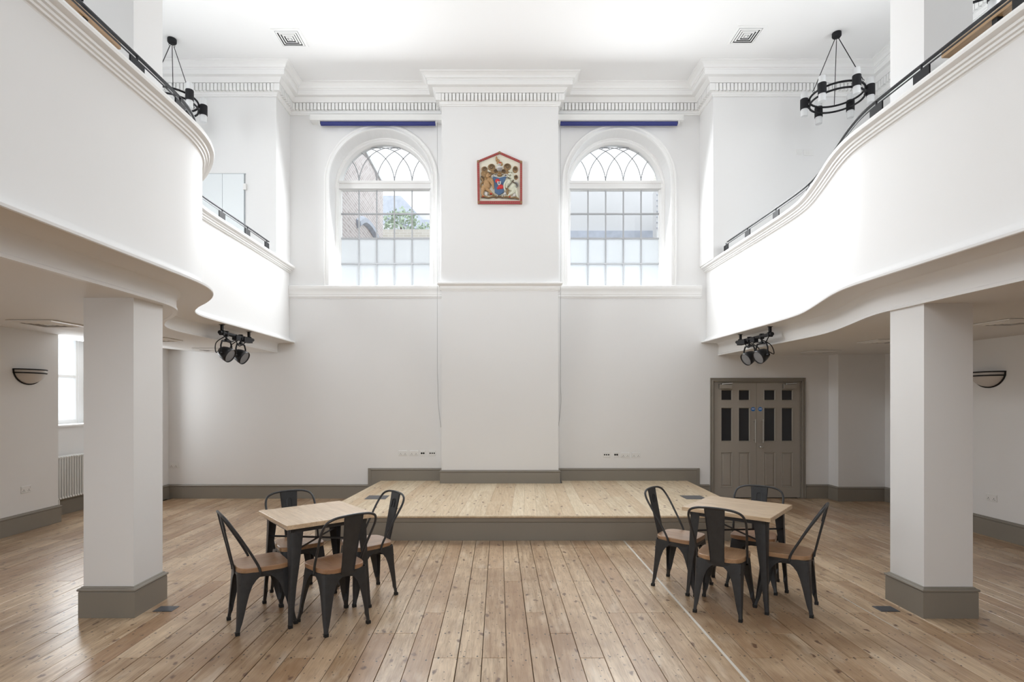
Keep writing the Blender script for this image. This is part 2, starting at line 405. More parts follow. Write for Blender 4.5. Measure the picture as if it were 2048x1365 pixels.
wl.box((-6.75, 7.15, 0), (-6.40, 7.39, 2.7))
grid_wall(wl, 'x', -6.5, -6.0, YB, YF, 2.7, ZC, gops)
wl.build('wall_left', 'wall', kind='structure')
wr = MB(); grid_wall(wr, 'x', 6.0, 6.45, YB, 7.39, 0, 2.7); grid_wall(wr, 'x', 6.33, 6.75, 7.15, 9.2, 0, 2.7); grid_wall(wr, 'x', 6.0, 6.5, YB, YF, 2.7, ZC, gops)
wr.build('wall_right', 'wall', kind='structure')
rb = MB(); grid_wall(rb, 'y', YB-.4, YB, -6.5, 6.5, 0, ZC, [(-2.1, -.3, 3.4, 6.3), (.3, 2.1, 3.4, 6.3)])  # openings behind the camera, placed for the rear lamps
rb.build('wall_rear', 'wall', kind='structure')
# dark lobby behind the doors
lb = MB(); lb.box((3.2, YW+.30, -.05), (3.3, 11.3, 2.4)); lb.box((5.4, YW+.30, -.05), (5.5, 11.3, 2.4)); lb.box((3.2, 11.2, -.05), (5.5, 11.3, 2.4)); lb.box((3.2, YW+.3, 2.3), (5.5, 11.3, 2.4)); lb.box((3.2, YW+.3, -.15), (5.5, 11.3, -.05))
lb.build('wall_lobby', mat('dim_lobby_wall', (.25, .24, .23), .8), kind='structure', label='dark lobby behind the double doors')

# ------------------------------------------------------------------ galleries
GL = [(-2.43, YB), (-2.43, 2.0), (-2.43, 3.4), (-2.43, 4.1), (-2.45, 4.5), (-2.53, 4.8), (-2.67, 5.06), (-2.86, 5.32), (-3.10, 5.6), (-3.30, 5.9), (-3.395, 6.2), (-3.42, 6.6), (-3.42, 7.6), (-3.44, YW)]
GR = [(2.95, YB), (2.95, 2.0), (2.95, 3.6), (2.95, 4.3), (2.965, 4.65), (3.03, 4.95), (3.13, 5.27), (3.235, 5.6), (3.33, 5.93), (3.385, 6.25), (3.405, 6.7), (3.41, 7.6), (3.41, YW)]
CAPZ = 3.92
def offset_path(path, o):
    out = []
    for i, p in enumerate(path):
        a = Vector(path[max(i-1, 0)]); b = Vector(path[min(i+1, len(path)-1)]); d = (b-a).normalized()
        out.append((p[0]-d.y*o, p[1]+d.x*o))
    return out
def gallery(side):
    pts = catmull(GL if side < 0 else GR, 6)
    # keep the outer side (away from the hall) on the right of the path => positive offset goes into the hall
    if side < 0: path = list(reversed(pts))      # walking -y with the hall on the left (+x side)
    else: path = pts                               # walking +y with the hall on the left (-x side)
    dz = 2.455 if side < 0 else 2.41; do = .29 if side < 0 else .295
    nm = 'left' if side < 0 else 'right'
    fasc = [(-.09, 3.81), (-.09, 2.72), (-.083, 2.69), (-.06, 2.662), (-.02, 2.65), (0, 2.642), (0, 2.625), (-.006, 2.62), (-do+.035, 2.615), (-do+.008, 2.59), (-do, 2.56),
            (-do, dz+.03), (-do+.008, dz+.02), (-do+.008, dz), (-do-.03, dz), (-do-.03, FLZ), (-.30, FLZ), (-.30, 3.81)]
    w_ = sweep(path, fasc).build('wall_gallery_'+nm, 'wall', kind='structure', smooth=True, angle=35, label='curved white gallery front on the %s of the hall' % nm)
    capp = [(-.09, 3.79), (-.085, 3.80), (-.07, 3.802), (-.066, 3.815), (-.052, 3.82), (-.05, 3.838), (-.034, 3.842), (-.03, 3.858), (-.012, 3.862), (.004, 3.872), (.008, 3.89), (.002, 3.909), (-.014, 3.92), (-.31, 3.92), (-.31, 3.79)]
    sweep(path, capp).build('trim_1' if side < 0 else 'trim_2', 'trim', kind='structure', smooth=True, angle=30, label='moulded white capping on top of the %s gallery front' % nm)
    # soffit and gallery floor
    mb = MB(); zt = FLZ; rings = []
    for x, y in sorted(offset_path(path, -do-.01), key=lambda p: p[1]):
        xi = x
        if side < 0: rings.append([(xi, y, dz+.003), (-4.9, y, dz+.003), (-6.02, y, dz+.10), (-6.36, y, dz+.10), (-6.36, y, zt), (xi, y, zt)])
        else: rings.append([(xi, y, dz+.003), (6.36, y, dz+.003), (6.36, y, zt), (xi, y, zt)])
    mb.loft(rings).build('ceiling_gallery_'+nm, 'soffit', kind='structure', label='off-white ceiling under the %s gallery' % nm)
    return pts, path
ptsL, pathL = gallery(-1); ptsR, pathR = gallery(1)

def at_y(path, y):
    for a, b in zip(path, path[1:]):
        if min(a[1], b[1]) <= y <= max(a[1], b[1]) and abs(a[1]-b[1]) > 1e-9:
            t = (y-a[1])/(b[1]-a[1]); return a[0]+(b[0]-a[0])*t, math.atan2(b[1]-a[1], b[0]-a[0])
    return path[-1][0], PI/2
RAILZ = 4.125
def railing(side, ys, ymin, ymax, nm):
    path = [p for p in offset_path(pathL if side < 0 else pathR, -.145)]
    root = empty('gallery_railing', (0, 0, 0), label='low black steel railing on flat posts along the %s gallery capping' % nm, cat='railing')
    seg = [p for p in path if ymin <= p[1] <= ymax]
    prof = [(-.013, RAILZ-.010), (.013, RAILZ-.010), (.013, RAILZ), (-.013, RAILZ)]
    sweep(seg, prof).build('handrail', 'blackrail', root)
    sweep(seg, [(-.004, RAILZ-.04), (.004, RAILZ-.04), (.004, RAILZ-.032), (-.004, RAILZ-.032)]).build('lower_bar', 'blackrail', root)
    p0 = MB().box((-.075, -.006, 0), (.075, .006, RAILZ-.04-CAPZ)); base = None
    for y in ys:
        x, a = at_y(path, y)
        if base is None: o = base = p0.build('post', 'black', root); 
        else: o = share(base, root)
        o.location = (x, y, CAPZ); o.rotation_euler = (0, 0, a)
    b0 = None
    for y in ys:
        x, a = at_y(path, y)
        if b0 is None: b0 = o = MB().cyl((0, 0, -.045), (0, 0, -.01), .008, 8).build('bracket', 'blackrail', root)
        else: o = share(b0, root)
        o.location = (x, y, RAILZ)
    return root
railing(-1, [2.3, 3.1, 3.86, 4.4, 5.25, 6.25, 6.99, 7.70, 8.36], 0.5, 8.56, 'left')
railing(1, [2.35, 3.19, 3.97, 4.45, 5.3, 6.15, 6.95, 7.75, 8.48], 0.5, 8.56, 'right')
# timber handrail/shelf boards behind the near railings
for xc, ye, lab in ((-2.76, 3.92, 'brown timber rail behind the left gallery railing, ending at the column'), (3.31, 4.02, 'brown timber rail behind the right gallery railing, ending at the column')):
    t = MB().bbox((xc-.03, .6, 4.205), (xc+.03, ye, 4.255), .008).build('timber_rail', 'oak', label=lab, cat='timber rail')
    for yy in (.9, 2.3, 3.6): MB().box((xc-.02+(.0), yy-.02, FLZ), (xc+.02, yy+.02, 4.206)).build('support_post', 'black', t)

# ------------------------------------------------------------------ columns
BB = [(0, 0), (.024, 0), (.024, .195), (.020, .200), (.030, .206), (.032, .214), (.028, .222), (.014, .226), (.010, .234), (0, .236)]
def column(x0, x1, y0, y1, ztop, lab):
    c = MB().box((x0, y0, 0), (x1, y1, ztop)); o = c.build('column', 'wall', label=lab, cat='column')
    pth = [(x0, y0), (x0, y1), (x1, y1), (x1, y0)]      # outside on the left
    sweep(pth, BB, closed=True).build('plinth', 'taupe', o, smooth=True, angle=30, label='taupe moulded plinth')
    return o
column(-3.195, -2.81, 4.175, 4.535, 6.865, 'square white column on a taupe plinth, left of the left table')
column(3.265, 3.64, 4.165, 4.525, 6.865, 'square white column on a taupe plinth, right of the right table')

# ------------------------------------------------------------------ baseboards
def base(name, path, z=0, lab=None, prof=BB, h=None):
    p = [(o, z_+z) for o, z_ in prof] if h is None else [(o, z+(z_ if z_ < .1 else z_+h-.236)) for o, z_ in prof]
    return sweep(path, p).build(name, 'taupe', kind='structure', smooth=True, angle=30, label=lab)
base('baseboard_left', [(-2.20, YW), (-5.57, YW), (-5.57, 8.89), (-6.33, 8.89), (-6.33, 7.39), (-6.0, 7.39), (-6.0, 0)][:], lab='taupe skirting along the left side')
base('baseboard_back_right', [(3.55, YW), (3.38, YW)])
base('baseboard_right', [(6.0, 0), (6.0, 7.39), (6.33, 7.39), (6.33, 8.89), (5.565, 8.89), (5.565, YW), (5.175, YW)], lab='taupe skirting along the right side')
SZ = .30
MB().box((-2.20, YW-.026, .2), (-1.90, YW, SZ+.01)).build('trim_8', 'taupe', kind='structure'); MB().box((3.10, YW-.026, .2), (3.38, YW, SZ+.01)).build('trim_9', 'taupe', kind='structure')
base('baseboard_stage_left', [(-.935, YW), (-2.17, YW)], SZ, h=.21)
base('baseboard_stage_right', [(3.35, YW), (.975, YW)], SZ, h=.21)
base('baseboard_stage_pier', [(.975, YW), (.975, YP), (-.935, YP), (-.935, YW)], SZ, h=.215)
MB().box((-2.20, YW-.03, 0), (-2.15, YW, SZ+.21)).build('trim_3', 'taupe', kind='structure'); MB().box((3.33, YW-.03, 0), (3.38, YW, SZ+.21)).build('trim_4', 'taupe', kind='structure')

# ------------------------------------------------------------------ cornice with dentils
cpath = [(6.0, -4.2), (6.0, YF), (XR, YF), (XR, YW), (.975, YW), (.975, YP), (-.935, YP), (-.935, YW), (XL, YW), (XL, YF), (-6.0, YF), (-6.0, -4.2)]
E = EYE
cprof = [(0, E+4.775), (.018, E+4.775), (.018, E+4.79), (.032, E+4.80), (.036, E+4.822), (.036, E+4.83), (.045, E+4.832), (.045, E+4.952), (.085, E+4.955), (.088, E+4.965), (.105, E+4.985), (.125, E+5.005), (.135, E+5.018),
         (.20, E+5.018), (.205, E+5.022), (.205, E+5.09), (.212, E+5.092), (.215, E+5.108), (.235, E+5.11), (.24, E+5.125), (.25, E+5.145), (.275, E+5.162), (.298, E+5.172), (.313, E+5.175), (.315, E+5.192), (0, E+5.192)]
cor = sweep(cpath, cprof).build('trim_cornice', 'trim', kind='structure', smooth=True, angle=25, label='deep white moulded cornice with a row of dentils')
dent = MB().box((-.0225, 0, 0), (.0225, .040, .108)); db = None; rest = MB()
for a, b in zip(cpath, cpath[1:]):
    a = Vector(a); b = Vector(b); L = (b-a).length; d = (b-a)/L; n_ = Vector((-d.y, d.x))
    st = -.08 if a[1] == YP or (a-Vector((6, YF))).length < 0 else 0
    cnt = int(L/.059); p = L/cnt; ang = math.atan2(d.y, d.x)
    for k in range(cnt):
        q = a+d*(p*(k+.5))+n_*.045
        if abs(a.x) == 6.0 and abs(b.x) == 6.0:
            if q.y < 4.5: continue
            rest.box((-.0235, 0, 0), (.0235, .04, .108), Matrix.Translation((q.x, q.y, E+4.84)) @ Matrix.Rotation(ang, 4, 'Z')); continue
        if db is None: o = db = dent.build('dentil', 'trim', cor)
        else: o = share(db, cor)
        o.location = (q.x, q.y, E+4.838); o.rotation_euler = (0, 0, ang)
OUT = [(XR, YF), (XL, YF), (.975, YP), (-.935, YP)]
for a, b in zip(cpath, cpath[1:]):
    A_, B_ = Vector(a), Vector(b); d = (B_-A_).normalized(); n_ = Vector((-d.y, d.x)); ang = math.atan2(d.y, d.x)
    for pt, sg in ((a, -1), (b, 1)):
        if pt in OUT:
            q = Vector(pt)+d*sg*.020+n_*.045; o = share(db, cor); o.location = (q.x, q.y, E+4.838); o.rotation_euler = (0, 0, ang)
for x0_, y0_ in ((XR-.085, YF-.085), (XL+.04, YF-.085), (1.015, YP-.085), (-1.02, YP-.085)):
    MB().box((x0_, y0_, E+4.838), (x0_+.045, y0_+.045, E+4.946)).build('dentil', 'trim', cor)
rest.build('side_dentils', 'trim', cor, kind='stuff')
M['bed'] = mat('grey_recess_paint', (.40, .395, .365), .8)  # darker grey than the trim, for the thin strip behind the dentils
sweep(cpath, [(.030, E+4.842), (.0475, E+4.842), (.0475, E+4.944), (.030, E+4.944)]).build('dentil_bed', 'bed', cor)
# corner dentils on the pier
# dado band under the windows
band = [(0, 3.375), (.012, 3.375), (.014, 3.392), (.03, 3.398), (.03, 3.43), (.035, 3.435), (.035, 3.455), (.042, 3.50), (.052, 3.515), (.058, 3.545), (.058, 3.575), (.05, 3.58), (0, 3.58)]
sweep([(XR+.02, YW), (.975, YW)], band).build('trim_5', 'trim', kind='structure', smooth=True, angle=30, label='moulded white sill band under the right window')
sweep([(-.935, YW), (XL-.02, YW)], band).build('trim_6', 'trim', kind='structure', smooth=True, angle=30, label='moulded white sill band under the left window')
pband = [(0, 3.435), (.006, 3.435), (.008, 3.455), (.02, 3.46), (.02, 3.475), (.026, 3.48), (.03, 3.515), (.045, 3.53), (.062, 3.545), (.066, 3.56), (.062, 3.573), (.045, 3.58), (0, 3.58)]
sweep([(.975, YW-.06), (.975, YP), (-.935, YP), (-.935, YW-.06)], pband).build('trim_7', 'trim', kind='structure', smooth=True, angle=30, label='moulded white band across the central pier')

# ------------------------------------------------------------------ arched windows
def ring_arch(cx, zc, zs, prof, n=40):
    """sweep a (r, y) profile round an arch with straight legs down to zs"""
    rings = [[(cx-r, y, zs) for r, y in prof]]
    for k in range(n+1):
        a = PI-PI*k/n; rings.append([(cx+r*math.cos(a), y, zc+r*math.sin(a)) for r, y in prof])
    rings.append([(cx+r, y, zs) for r, y in prof]); return MB().loft(rings)
ZG = 9.52; GRR = .776
def arched_window(i, cx):
    root = empty('window_%d' % i, (0, 0, 0), kind='structure', label='tall round-arched white sash window %s of the central pier' % ('left' if i == 1 else 'right'))
    ring_arch(cx, WZC, WSILL, [(.965, YW), (.965, YW-.012), (.955, YW-.022), (.935, YW-.022), (.925, YW-.012), (.885, YW-.02), (.88, YW-.034), (.868, YW-.034), (WR, YW-.02), (WR, YW)]).build('architrave', 'trim', root, smooth=True, angle=30)
    ring_arch(cx, WZC, WSILL, [(.862, YW+.26), (.845, YW+.25), (.825, YW+.255), (.82, YW+.275), (.80, YW+.285), (.79, YW+.32), (GRR+.008, YW+.33), (GRR-.002, YW+.36), (GRR-.002, YW+.42), (.862, YW+.42)]).build('window_frame', 'trim', root, smooth=True, angle=30)
    # transom between fanlight and sash
    t = MB().box((cx-.80, ZG-.07, WZC-.02), (cx+.80, ZG+.05, WZC+.105)); t.box((cx-.82, ZG-.10, WZC+.075), (cx+.82, ZG-.05, WZC+.115)); t.box((cx-.80, ZG-.09, WZC-.02), (cx+.80, ZG-.06, WZC+.01))
    t.build('transom', 'trim', root)
    zt = WZC-.02; zb = WSILL+.03
    MB().bbox((cx-.84, YW+.0, WSILL-.02), (cx+.84, ZG+.04, WSILL+.012), .01).build('window_sill', 'trim', root)
    s = MB().box((cx-.80, ZG-.03, zb-.03), (cx+.80, ZG+.03, zb+.02)); s.box((cx-.80, ZG-.03, zb), (cx-GRR, ZG+.03, zt)); s.box((cx+GRR, ZG-.03, zb), (cx+.80, ZG+.03, zt))
    s.build('sash', 'trim', root)
    # glazing: rows from the photograph
    rows = [zt, WZC-(49.5)/1085*ZG, WZC-98.5/1085*ZG, WZC-149/1085*ZG, zb]
    xs = [cx-GRR+2*GRR*k/5 for k in range(6)]
    for x in xs[1:-1]: MB().box((x-.010, ZG-.016, zb), (x+.010, ZG+.012, zt)).build('glazing_bar', 'bar', root)
    for z in rows[1:-1]: MB().box((cx-GRR, ZG-.018, z-.012), (cx+GRR, ZG+.012, z+.012)).build('glazing_bar', 'bar', root)
    for r in range(4):
        for c in range(5):
            MB().box((xs[c]+.006, ZG-.002, rows[r+1]+.006), (xs[c+1]-.006, ZG+.002, rows[r]-.006)).build('pane', 'frost' if r > 1 else 'glass', root, label='frosted pane' if r > 1 else None)
    # fanlight
    n = 32; zf = WZC+.105; fr = []
    for k in range(n+1):
        a = PI-PI*k/n; z = WZC+(GRR-.002)*math.sin(a); fr.append((cx+(GRR-.002)*math.cos(a), max(z, zf)))
    MB().prism(fr, ZG-.002, ZG+.002).build('fanlight_glass', 'glass', root)
    R = .56
    for j in range(-1, 7):
        fx = cx-GRR+2*GRR*j/5 if False else cx-GRR+2*GRR*j/5
        for sg in (1, -1):
            pts = []
            for k in range(0, 31):
                a = k/30*PI/2*1.15
                x = fx+sg*(R-R*math.cos(a)); z = zf+R*1.12*math.sin(a)
                if (x-cx)**2+(z-WZC)**2 < (GRR+.004)**2: pts.append((x, ZG, z))
                elif pts: break
            if len(pts) > 3: MB().tube(pts, .0095, 6).build('tracery_bar', 'bar', root)
    # blind cassette
    return root
arched_window(1, WCX[0]); arched_window(2, WCX[1])
# window 3: left aisle lower window
def side_window():
    root = empty('window_3', (0, 0, 0), kind='structure', label='white sash window in the recess above the radiator')
    x = -6.60
    f = MB(); f.box((x-.05, LWY0, LWZ0), (x+.05, LWY0+.07, LWZ1)); f.box((x-.05, LWY1-.09, LWZ0), (x+.05, LWY1, LWZ1)); f.box((x-.045, LWY0+.07, LWZ0), (x+.045, LWY1-.13, LWZ0+.07)); f.box((x-.03, LWY0+.07, 2.0), (x+.03, LWY1-.13, 2.04))
    f.box((x-.02, LWY1-.13, LWZ0), (x+.036, LWY1-.071, LWZ1)); 
    f.build('window_frame', 'trim', root)
    MB().box((x-.003, LWY0+.06, LWZ0+.06), (x+.003, LWY1-.08, 2.0)).build('pane', 'frost', root, label='frosted pane')
    MB().box((x-.003, LWY0+.06, 2.04), (x+.003, LWY1-.08, LWZ1)).build('pane', 'frost', root, label='frosted pane')
    MB().bbox((-6.60, LWY0-.0, LWZ0-.02), (-6.31, LWY1+.0, LWZ0+.012), .008).build('window_sill', 'trim', root)
side_window()
# plain frames in the unseen gallery windows, added with their lamps
n_ = 4
for x in (-6.3, 6.3):
    for a, b in GW:
        f = MB(); f.box((x-.03, a, 3.9), (x+.03, a+.06, 6.1)); f.box((x-.03, b-.06, 3.9), (x+.03, b, 6.1)); f.box((x-.03, a, 3.9), (x+.03, b, 3.96)); f.box((x-.03, a, 6.04), (x+.03, b, 6.1)); f.box((x-.02, (a+b)/2-.015, 3.9), (x+.02, (a+b)/2+.015, 6.1)); f.box((x-.02, a, 5.0), (x+.02, b, 5.04))
        f.build('window_%d' % n_, 'trim', kind='structure'); n_ += 1

# ------------------------------------------------------------------ blinds
def blind(x0, x1, bx0, bx1, lab, cx_):
    root = empty('roller_blind', (0, 0, 0), label=lab, cat='blind', group=None)
    z1 = EYE+4.72; z0 = EYE+4.625
    MB().bbox((x0, YW-.16, z0), (x1, YW, z1), .006).build('cassette', 'plastic', root, label='white blind cassette')
    MB().tube([(bx0, YW-.09, z0-.022), (bx1, YW-.09, z0-.022)], .028, 14).build('blind_roll', 'navy', root, label='rolled navy blind')
    for xe in (bx0-.014, bx1+.014): MB().box((xe-.006, YW-.13, z0-.045), (xe+.006, YW-.03, z0)).build('end_bracket', 'plastic', root)
    MB().box((bx0, YW-.097, z0-.062), (bx1, YW-.083, z0-.045)).build('bottom_bar', 'navy', root)
    s = -1 if cx_ < 0 else 1
    xc = (875-XV)/FPX*(YW-.05) if cx_ < 0 else (1121-XV)/FPX*(YW-.05)
    pts = [(xc, YW-.065, z0), (xc, YW-.07, 3.6), (xc, YW-.065, 2.2), (xc+.004, YW-.02, 1.9), (xc+.01, YW-.03, 1.6), (xc+(.055 if cx_ < 0 else -.035), YW-.03, 1.2)]
    MB().tube(catmull(pts, 4), .0028, 5).build('pull_cord', mat('grey_cord', (.3, .3, .3), .6), root)
blind(-3.13, -.94, -2.97, -1.06, 'rolled-up navy blind in a white cassette above the left arched window', -2)
blind(.98, 3.07, 1.03, 2.98, 'rolled-up navy blind in a white cassette above the right arched window', 2)

# ------------------------------------------------------------------ floorboards
P = .1588; X0 = .051
k0 = int((-6.4-X0)/P)-1; k1 = int((6.4-X0)/P)+1
def add_board(xa, xb, ya, yb):
    MB().bbox((xa, ya, -.022), (xb, yb, random.uniform(-.0012, .0)), .0015).build('floorboard', 'board', fl)
nb = 0
for k in range(k0, k1+1):
    xa = max(X0+k*P, -6.4); xb = min(X0+(k+1)*P, 6.35)
    if xb-xa < .02: continue
    g_ = random.choice((.003, .0045, .006)); gl = .009 if k in (9,) else g_
    far = 8.92 if xa > 5.5 or xa < -5.6 else YW
    far = 6.9 if -1.9 < xa < 2.9 else far
    cuts = [2.2]; y = 2.2+random.choice((1.1, 1.84, 2.58, 1.47))
    while y < far-.7: cuts.append(round(y/.37)*.37+.185); y += random.choice((1.85, 2.6, 3.3, 2.2))
    cuts.append(far)
    for a, b in zip(cuts, cuts[1:]):
        if nb < 296: add_board(xa+gl/2, xb-g_/2, a+.0015, b-.0015); nb += 1
        else: break
    # boards behind the camera
mbk = MB()
for k in range(k0, k1+1):
    xa = max(X0+k*P, -6.4); xb = min(X0+(k+1)*P, 6.35)
    if xb-xa > .02: mbk.bbox((xa+.0015, YB, -.022), (xb-.0015, 2.198, -.0005), .0015)
mbk.build('near_floorboards', 'board', fl, kind='stuff')
MB().box((X0+9*P-.010, 2.2, -.02), (X0+9*P+.0095, 6.9, .0006)).build('joint_filler', 'filler', fl, label='pale filled joint')
for xx, ya, yb in ((2.90, 3.95, 4.6), (5.08, 6.4, 8.6), (4.45, 4.6, 6.6)):
    kx = round((xx-X0)/P); MB().box((X0+kx*P-.0045, ya, -.02), (X0+kx*P+.0045, yb, .0004)).build('joint_filler', 'filler', fl, label='pale filled joint')

# ------------------------------------------------------------------ stage
st = empty('stage', (0, 0, 0), label='low pale pine stage against the end wall', cat='stage')
YS = 6.42
def sx(t, y):   # lateral position on the stage, t 0..1
    f = (y-YS)/(YW-YS); return (1-t)*(-2.175+.195*f)+t*(3.08+.09*f)
NBD = 34; z0, z1 = SZ-.022, SZ
for i in range(NBD):
    t0, t1 = i/NBD, (i+1)/NBD
    xm = sx((t0+t1)/2, 8)
    yend = YP-.01 if -.98 < xm < 1.02 else YW-.005
    cuts = [YS+.0, yend] if i % 3 else [YS+.0, random.uniform(7.1, 8.2), yend]
    for a, b in zip(cuts, cuts[1:]):
        g_ = .0005
        vs = []
        for z, e in ((z0, 0), (z1-.0012, 0), (z1, .0012)):
            for t, y, sg in ((t0, a, 1), (t1, a, -1), (t1, b, -1), (t0, b, 1)):
                vs.append((sx(t, y)+sg*(g_+e), y+(e if y == a else -e), z))
        fs = [(3, 2, 1, 0), (8, 9, 10, 11)]
        for k in (0, 4):
            for q in range(4): fs.append((k+q, k+(q+1) % 4, k+4+(q+1) % 4, k+4+q))
        MB().add(vs, fs).build('deck_board', 'deck', st)
xa, xb = sx(0, YS), sx(1, YS)
nz = [(-.0, z0-.004), (.026, z0-.004), (.032, z0+.004), (.032, z1-.006), (.026, z1), (0, z1)]
base_path = [(xa, YS), (xb, YS)]
o = sweep([(xb, YS), (xa, YS)], [(a, b) for a, b in nz]).build('nosing', 'deck', st, smooth=True, angle=30, label='rounded pine nosing')
rz = [(-.02, 0), (.0, 0), (.0, .205), (-.006, .212), (.004, .222), (.006, .235), (.004, z0-.004), (-.02, z0-.004)]
sweep([(sx(1, YW), YW-.006), (xb, YS), (xa, YS), (sx(0, YW), YW-.006)][::1], rz).build('riser', 'taupe', st, smooth=True, angle=30, label='taupe riser with a moulded top')
MB().box((2.762, YS-.004, .005), (2.766, YS+.01, .2)).build('riser_joint', 'dark', st)
for x, lab in ((-1.70, 'grey floor box lid set in the left of the stage deck'), (2.72, 'grey floor box lid set in the right of the stage deck')):
    t = MB().bbox((x-.145, 7.44, SZ), (x+.145, 7.72, SZ+.004), .0015).build('floor_box', 'grey_plate', label=lab, cat='floor socket')
    MB().box((x-.12, 7.47, SZ+.004), (x+.12, 7.69, SZ+.0048)).build('lid', 'grey_plate', t)
for x, y, lab in ((-2.655, 4.33, 'grey floor box lid beside the left column plinth'), (3.09, 4.33, 'grey floor box lid beside the right column plinth')):
    t = MB().bbox((x-.075, y-.055, 0), (x+.075, y+.055, .004), .0015).build('floor_box', 'grey_plate', label=lab, cat='floor socket')
    MB().box((x-.055, y-.04, .004), (x+.055, y+.04, .0048)).build('lid', 'grey_plate', t)

# ------------------------------------------------------------------ doors
def doors():
    root = empty('door_1', (0, 0, 0), kind='structure', label='taupe double doors with glazed upper panels')
    fx0, fx1, fz = DX0-.0, DX1+.0, DZ
    arch = [(0, 0), (.016, 0), (.020, .006), (.020, .018), (.012, .024), (.014, .044), (.02, .048), (.02, .055), (0, .057)]
    # architrave swept round the opening (profile: y depth, outward)
    rings = []
    for cxs, czs, mx, mz in ((fx0, 0, -1, 0), (fx0, fz, -1, 1), (fx1, fz, 1, 1), (fx1, 0, 1, 0)):
        rings.append([(cxs+mx*o_, YW-d, czs+mz*o_) for d, o_ in arch])
    MB().loft(rings).build('architrave', 'taupe', root, smooth=True, angle=30)
    f = MB(); f.box((fx0, YW-.0, 0), (fx0+.02, YW+.14, fz)); f.box((fx1-.02, YW, 0), (fx1, YW+.14, fz)); f.box((fx0, YW, fz-.02), (fx1, YW+.14, fz)); f.build('door_frame', 'taupe', root)
    xm = 4.357; yd = YW+.02; th = .044
    lz0, lz1 = .008, fz-.022
    for s_, (a, b) in enumerate(((fx0+.022, xm-.002), (xm+.002, fx1-.022))):
        leaf_x = a
        W = b-a; sw = .105*W/.66
        # columns of panels
        cols = [(3.757, 3.947), (4.052, 4.246)] if s_ == 0 else [(4.482, 4.676), (4.777, 4.971)]
        rows = [(.235, .835), (1.085, 1.60), (1.715, 1.865)]
        rows = [(.185, .775), (.955, 1.53), (1.648, 1.834)]
        mb = MB(); grid_wall(mb, 'y', yd, yd+th, a, b, lz0, lz1, [(c0, c1, r0, r1) for c0, c1 in cols for r0, r1 in rows])
        leaf = mb.build('door_leaf', 'door', root)
        for c0, c1 in cols:
            for ri, (r0, r1) in enumerate(rows):
                # bead moulding sloping in
                rg = []
                for dd, y in ((0, yd+.001), (.005, yd-.006), (.010, yd-.004), (.018, yd+.014)):
                    rg.append([(c0+dd-.004, y, r0+dd-.004), (c1-dd+.004, y, r0+dd-.004), (c1-dd+.004, y, r1-dd+.004), (c0+dd-.004, y, r1-dd+.004)])
                MB().loft(rg, cap=False).build('bead', 'door', leaf)
                if ri == 0:
                    pm = MB(); rg = []
                    for dd, y in ((0, yd+.03), (0, yd+.014), (.020, yd+.012), (.04, yd+.002)):
                        rg.append([(c0+dd, y, r0+dd), (c1-dd, y, r0+dd), (c1-dd, y, r1-dd), (c0+dd, y, r1-dd)])
                    pm.loft(rg).build('panel', 'door', leaf)
                else:
                    MB().box((c0, yd+.016, r0), (c1, yd+.022, r1)).build('pane', M['doorglass'], leaf, label='dark glass pane')
        # pull handle
        hx = 4.313 if s_ == 0 else 4.444
        h = MB(); h.cyl((hx, yd-.055, .94), (hx, yd-.055, 1.335), .0085, 10)
        for z in (.985, 1.29): h.cyl((hx, yd-.055, z), (hx, yd, z), .007, 8)
        h.build('pull_handle', 'chrome', leaf, smooth=True)
        # sign
        sxn = 4.298 if s_ == 0 else 4.420
        MB().cyl((sxn, yd-.003, 1.503), (sxn, yd+.001, 1.503), .036, 24).build('door_sign', 'blue_sign', leaf, label='round blue door sign with white lettering')
        mk = MB()
        for q in range(4):
            mk.box((sxn-.022+q*.012, yd-.005, 1.511), (sxn-.014+q*.012, yd-.0035, 1.519)); mk.box((sxn-.022+q*.012, yd-.005, 1.497), (sxn-.014+q*.012, yd-.0035, 1.505))
        mk.build('sign_lettering', 'white_mark', leaf, kind='stuff')
        # closer
        cx0 = 3.725 if s_ == 0 else 4.80
        c = MB().bbox((cx0, yd-.05, 1.852), (cx0+.20, yd, 1.918), .004); c.build('door_closer', 'door', leaf)
        MB().box((cx0-.012, yd-.052, 1.852), (cx0, yd, 1.932)).build('closer_end_cap', 'chrome', leaf)
        ar = MB(); ar.tube([(cx0+.05, yd-.03, 1.932), (cx0+.19, yd-.09, 1.940), (cx0+.16, yd-.04, 1.945)], .006, 6); ar.cyl((cx0+.05, yd-.03, 1.915), (cx0+.05, yd-.03, 1.940), .012, 8); ar.build('closer_arm', 'chrome', leaf)
        hxx = a-.012 if s_ == 0 else b+.012
        for z in (.226, .984, 1.74):
            MB().cyl((hxx, yd-.008, z-.05), (hxx, yd-.008, z+.05), .009, 8).build('hinge', 'chrome', leaf)
    k = MB(); k.lathe([(.004, 0), (.022, .0), (.022, .006), (.010, .012), (.010, .03), (.020, .04), (.018, .055), (.004, .06)], 16, Matrix.Translation((4.432, YW+.02, .862)) @ Matrix.Rotation(PI/2, 4, 'X')); k.build('thumb_turn', 'chrome', root, smooth=True)
M['doorglass'] = mat('dark_door_glass', (.012, .013, .017), .08, spec=.5)
doors()

